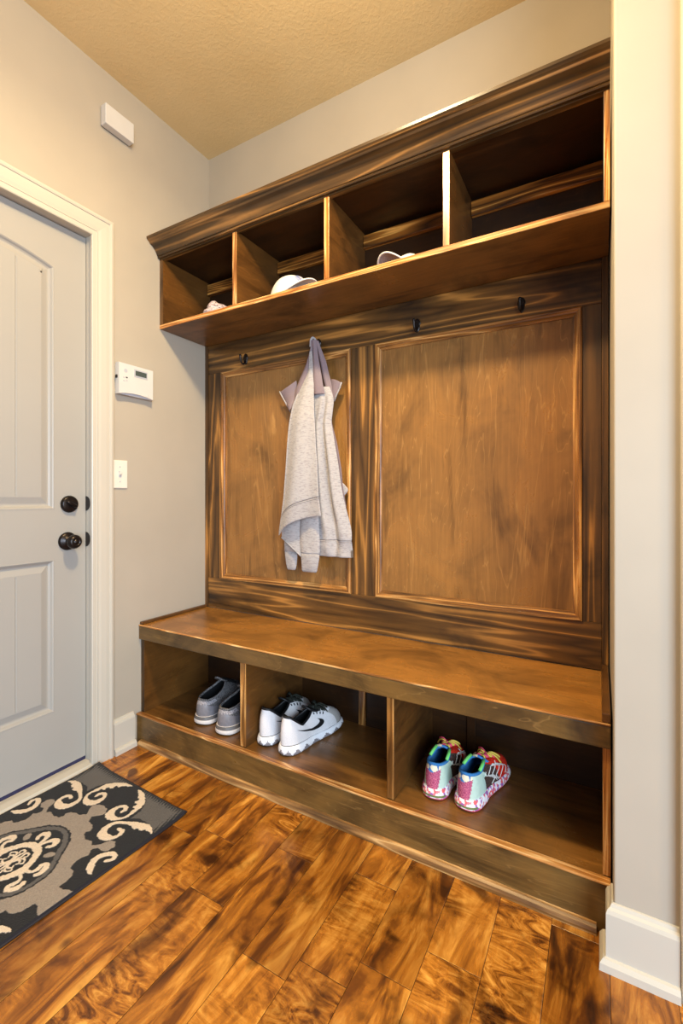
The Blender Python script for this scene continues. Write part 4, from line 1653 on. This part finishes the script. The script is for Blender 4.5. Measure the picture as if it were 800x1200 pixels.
def make_jacket():
    off = (0.668, -0.06, 1.70)
    t = thing('jacket', 'light heather grey and mauve zip jacket hanging from the second hook', 'jacket', off)

    def sheet(name, G, mat, parent=None, thick=0.003):
        bm = bmesh.new()
        grid_mesh(bm, [[(p[0] - off[0], p[1] - off[1], p[2] - off[2]) for p in r] for r in G])
        o_ = from_bm(name, bm, mat, parent or t, smooth=True)
        sd = o_.modifiers.new('thick', 'SOLIDIFY')
        sd.thickness = thick
        sd.offset = 0
        ss = o_.modifiers.new('sub', 'SUBSURF')
        ss.levels = 1
        ss.render_levels = 1
        return o_

    def line(pts, mat, parent, r=0.0011, name='seam'):
        bm = bmesh.new()
        bm_tube(bm, [(p[0] - off[0], p[1] - off[1], p[2] - off[2]) for p in pts], r, 6)
        return from_bm(name, bm, mat, parent, smooth=True)

    # --- front flap
    L_ = [(0.652, 1.64), (0.645, 1.561), (0.602, 1.480), (0.580, 1.43), (0.573, 1.391), (0.559, 1.278), (0.549, 1.164), (0.536, 1.033), (0.522, 0.95), (0.508, 0.872)]
    R_ = [(0.668, 1.64), (0.675, 1.554), (0.686, 1.464), (0.702, 1.347), (0.711, 1.242), (0.718, 1.189), (0.730, 1.059), (0.747, 0.963)]

    def flap_pt(s, w, extra=0.0):
        # s 0 top..1 hem ; w 0 left..1 right. the hem runs obliquely
        zl = 1.585 + (0.872 - 1.585) * s
        zr = 1.585 + (0.963 - 1.585) * s
        zmid = zl * (1 - w) + zr * w + 0.030 * s ** 4 * math.sin(math.pi * w) ** 0.8 * (1 - 0.25 * w)
        xl, xr = interp_curve(L_, zl), interp_curve(R_, zr)
        x = xl + (xr - xl) * w
        y = -0.062 - 0.030 * min(1, s * 3) - 0.022 * math.sin(math.pi * (0.08 + 0.84 * w)) * min(1, 0.35 + s)
        y += 0.010 * math.sin(w * 8 + 2.2 * s) * s - 0.010 * s
        y += 0.020 * s * (0.5 - w)
        return (x, y - extra, zmid)
    G = [[flap_pt(i / 40 * 0.875, j / 22) for j in range(23)] for i in range(41)]
    flap = sheet('front_panel', G, J_BODY, None, 0.004)
    G = [[flap_pt(0.872 + i / 8 * 0.128, j / 22, 0.0012) for j in range(23)] for i in range(9)]
    band = sheet('hem_band', G, J_BAND, None, 0.005)
    for s in (0.872, 0.885):
        line([flap_pt(s, j / 22, 0.0035) for j in range(23)], J_LINE, flap)
    # edge roll along the left side of the flap
    line([flap_pt(0.15 + 0.83 * i / 30, 0.012, 0.001) for i in range(31)], J_BAND, flap, 0.0035, 'side_fold')
    # --- back body panel
    LB = [(0.655, 1.50), (0.60, 1.30), (0.585, 0.95), (0.600, 0.80)]
    RB = [(0.742, 1.50), (0.764, 1.444), (0.751, 1.35), (0.767, 1.27), (0.788, 1.159), (0.797, 1.096), (0.812, 1.028), (0.824, 0.986), (0.838, 0.94), (0.847, 0.899), (0.850, 0.827), (0.851, 0.796)]

    def body_pt(s, w, extra=0.0):
        z = 1.50 + (0.797 - 1.50) * s
        xl, xr = interp_curve(LB, z), interp_curve(RB, z)
        x = xl + (xr - xl) * w
        y = -0.052 - 0.012 * math.sin(math.pi * w)
        fold = 0.026 * math.exp(-((w - 0.70) / 0.06) ** 2) - 0.016 * math.exp(-((w - 0.58) / 0.07) ** 2) - 0.020 * math.exp(-((w - 0.85) / 0.09) ** 2)
        y += fold * min(1, s * 2.2) * (1 - 0.65 * max(0, s - 0.78) / 0.22)
        y += 0.004 * math.sin(z * 60 + 9 * w) * max(0, s - 0.7) / 0.3
        if s > 0.93:
            y += 0.0
        return (x, y - extra, z)
    G = [[body_pt(i / 40 * 0.905, j / 30) for j in range(31)] for i in range(41)]
    body = sheet('back_panel', G, J_BODY, None, 0.004)
    G = [[body_pt(0.903 + i / 8 * 0.097, j / 30, 0.001) for j in range(31)] for i in range(9)]
    sheet('hem_band', G, J_BAND, None, 0.005)
    for s in (0.902, 0.912):
        line([body_pt(s, j / 30, 0.0032) for j in range(31)], J_LINE, body)
    zp = body_pt(0.965, 1.0)
    bm = bmesh.new()
    bm_box(bm, zp[0] - 0.002 - off[0], zp[0] + 0.005 - off[0], -0.062 - off[1], -0.056 - off[1], 0.80 - off[2], 0.828 - off[2])
    from_bm('zip_pull', bm, J_ZIP, t)
    # small tail of the mauve facing sticking out behind the right edge
    G = [[(0.785 + 0.041 * w * (1 - abs(2 * s - 1) ** 1.2), -0.040 - 0.004 * math.sin(3 * w), 1.105 - 0.080 * s + 0.006 * w) for w in np.linspace(0, 1, 8)] for s in np.linspace(0, 1, 10)]
    sheet('inner_facing', G, J_BAND, None, 0.003)
    G = [[(interp_curve(RB, z) - 0.004 + 0.010 * w * min(1, (1.36 - z) / 0.1 if z > 1.2 else (z - 1.0) / 0.2 + 0.2), -0.046, z) for w in np.linspace(0, 1, 5)] for z in np.linspace(1.36, 1.0, 24)]
    sheet('side_facing', G, J_MAUVE, None, 0.003)
    # --- mauve yoke: three gathered straps reaching the hook
    def strap(name, rows, ridge=0.010):
        G = []
        for (z, xa, xb, y) in rows:
            G.append([(xa + (xb - xa) * w, y - ridge * math.sin(math.pi * w) - 0.002 * math.sin(7 * w), z) for w in np.linspace(0, 1, 10)])
        G2 = []
        for i in range(len(G) - 1):
            for k in range(4):
                q = k / 4
                G2.append([tuple(np.array(a) * (1 - q) + np.array(b) * q) for a, b in zip(G[i], G[i + 1])])
        G2.append(G[-1])
        return sheet(name, G2, J_MAUVE, None, 0.003)
    strap('yoke', [(1.700, 0.655, 0.668, -0.056), (1.675, 0.655, 0.668, -0.056), (1.61, 0.633, 0.662, -0.058), (1.55, 0.600, 0.655, -0.060), (1.50, 0.578, 0.640, -0.064), (1.45, 0.574, 0.620, -0.066)])
    strap('yoke', [(1.700, 0.664, 0.682, -0.058), (1.675, 0.667, 0.684, -0.058), (1.61, 0.670, 0.698, -0.064), (1.545, 0.672, 0.714, -0.068), (1.50, 0.672, 0.722, -0.068), (1.467, 0.672, 0.728, -0.066)], 0.012)
    strap('yoke', [(1.698, 0.676, 0.688, -0.052), (1.672, 0.680, 0.696, -0.050), (1.605, 0.694, 0.725, -0.050), (1.55, 0.704, 0.738, -0.048), (1.50, 0.716, 0.752, -0.046), (1.455, 0.725, 0.766, -0.046)], 0.008)
    # heather zip placket between the straps
    G = [[(0.660 + dx + (0.006 if w else -0.006) * 0 + (w - 0.5) * wd, -0.070 - 0.003 * (1 - s), z) for w in np.linspace(0, 1, 6)]
         for (s, z, dx, wd) in ((0, 1.655, 0.002, 0.012), (0.3, 1.62, 0.002, 0.018), (0.6, 1.59, 0.002, 0.022), (1, 1.55, 0.002, 0.028))]
    sheet('zip_placket', G, J_BAND, None, 0.003)
    # bunch of cloth looped over the prong
    bm = bmesh.new()
    pts = smooth_path([(0.653, -0.060, 1.675), (0.655, -0.061, 1.700), (0.661, -0.060, 1.711), (0.668, -0.058, 1.709), (0.674, -0.056, 1.700), (0.680, -0.052, 1.675)], 4)
    bm_tube(bm, [(p[0] - off[0], p[1] - off[1], p[2] - off[2]) for p in pts], 0.005, 8)
    from_bm('hanging_loop', bm, J_BAND, t, smooth=True)
    # --- shoulder wings (armhole corners)
    G = []
    for k in np.linspace(0, 1, 12):
        a = np.array([0.580, 1.545]) * (1 - k) + np.array([0.568, 1.43]) * k
        m_ = np.array([0.489, 1.503]) * (1 - k) ** 1 + np.array([0.548, 1.412]) * k
        G.append([(a[0] + (m_[0] - a[0]) * w, -0.058 - 0.010 * math.sin(math.pi * w) + 0.008 * math.sin(5 * k), a[1] + (m_[1] - a[1]) * w - 0.006 * math.sin(math.pi * w)) for w in np.linspace(0, 1, 10)])
    wl = sheet('shoulder', G, J_MAUVE, None, 0.003)
    line([(0.489, -0.058, 1.506), (0.500, -0.060, 1.488), (0.523, -0.060, 1.452), (0.548, -0.058, 1.411)], J_BAND, wl, 0.003, 'armhole_binding')
    G = []
    for k in np.linspace(0, 1, 12):
        a = np.array([0.745, 1.530]) * (1 - k) + np.array([0.758, 1.440]) * k
        m_ = np.array([0.797, 1.508]) * (1 - k) + np.array([0.764, 1.440]) * k
        G.append([(a[0] + (m_[0] - a[0]) * w, -0.048 - 0.008 * math.sin(math.pi * w) * (1 - k), a[1] + (m_[1] - a[1]) * w + 0.004 * math.sin(math.pi * w)) for w in np.linspace(0, 1, 8)])
    wr = sheet('shoulder', G, J_MAUVE, None, 0.003)
    line([(0.797, -0.050, 1.510), (0.790, -0.051, 1.488), (0.775, -0.052, 1.462), (0.764, -0.052, 1.436)], J_BAND, wr, 0.003, 'armhole_binding')
    # --- lining of the flap's far corner, seen under the hem
    G = []
    for s in np.linspace(0, 1, 12):
        zl = 0.885 - 0.02 * s
        row = []
        for w in np.linspace(0, 1, 12):
            x = 0.512 + (0.616 - 0.512) * w
            zt = 0.96
            zbm = 0.866 - 0.075 * w ** 1.3
            row.append((x, -0.074 - 0.010 * math.sin(math.pi * w), zt + (zbm - zt) * s))
        G.append(row)
    li = sheet('inner_panel', G, J_BODY, None, 0.003)
    line([(0.512 + 0.104 * w, -0.076 - 0.010 * math.sin(math.pi * w), 0.866 - 0.075 * w ** 1.3) for w in np.linspace(0, 1, 14)], J_BAND, li, 0.003, 'inner_hem')

    # --- sleeves: flattened tubes
    def sleeve(rows, yc, cuff_rows):
        def tube(name, rows, mat, parent):
            bm = bmesh.new()
            seg = 20
            G = []
            for (z, xa, xb, dp) in rows:
                cx, hw = (xa + xb) / 2, (xb - xa) / 2
                G.append([(cx + hw * math.cos(2 * math.pi * k / seg) - off[0],
                           yc + dp * math.sin(2 * math.pi * k / seg) * (1 + 0.25 * math.sin(3 * 2 * math.pi * k / seg + z * 40)) - off[1], z - off[2]) for k in range(seg)])
            V = grid_mesh(bm, G, 0, True)
            bm.faces.new(V[-1])
            bm.faces.new(V[0])
            return from_bm(name, bm, mat, parent, smooth=True)
        s_ = tube('sleeve', rows, J_BODY, t)
        tube('cuff', cuff_rows, J_BAND, s_)
    sleeve([(1.02, 0.628, 0.700, 0.010), (0.95, 0.614, 0.705, 0.012), (0.90, 0.613, 0.708, 0.012), (0.85, 0.613, 0.711, 0.012), (0.812, 0.614, 0.711, 0.011), (0.806, 0.616, 0.709, 0.0105)], -0.078,
           [(0.808, 0.6165, 0.7085, 0.010), (0.79, 0.616, 0.708, 0.0105), (0.76, 0.619, 0.702, 0.010), (0.736, 0.621, 0.697, 0.009), (0.729, 0.624, 0.693, 0.006)])
    sleeve([(0.95, 0.525, 0.585, 0.008), (0.88, 0.516, 0.587, 0.009), (0.84, 0.512, 0.586, 0.009), (0.806, 0.512, 0.583, 0.008)], -0.055,
           [(0.808, 0.514, 0.582, 0.0078), (0.78, 0.517, 0.581, 0.008), (0.75, 0.523, 0.578, 0.008), (0.733, 0.528, 0.574, 0.007), (0.727, 0.532, 0.570, 0.005)])
    return t


make_jacket()
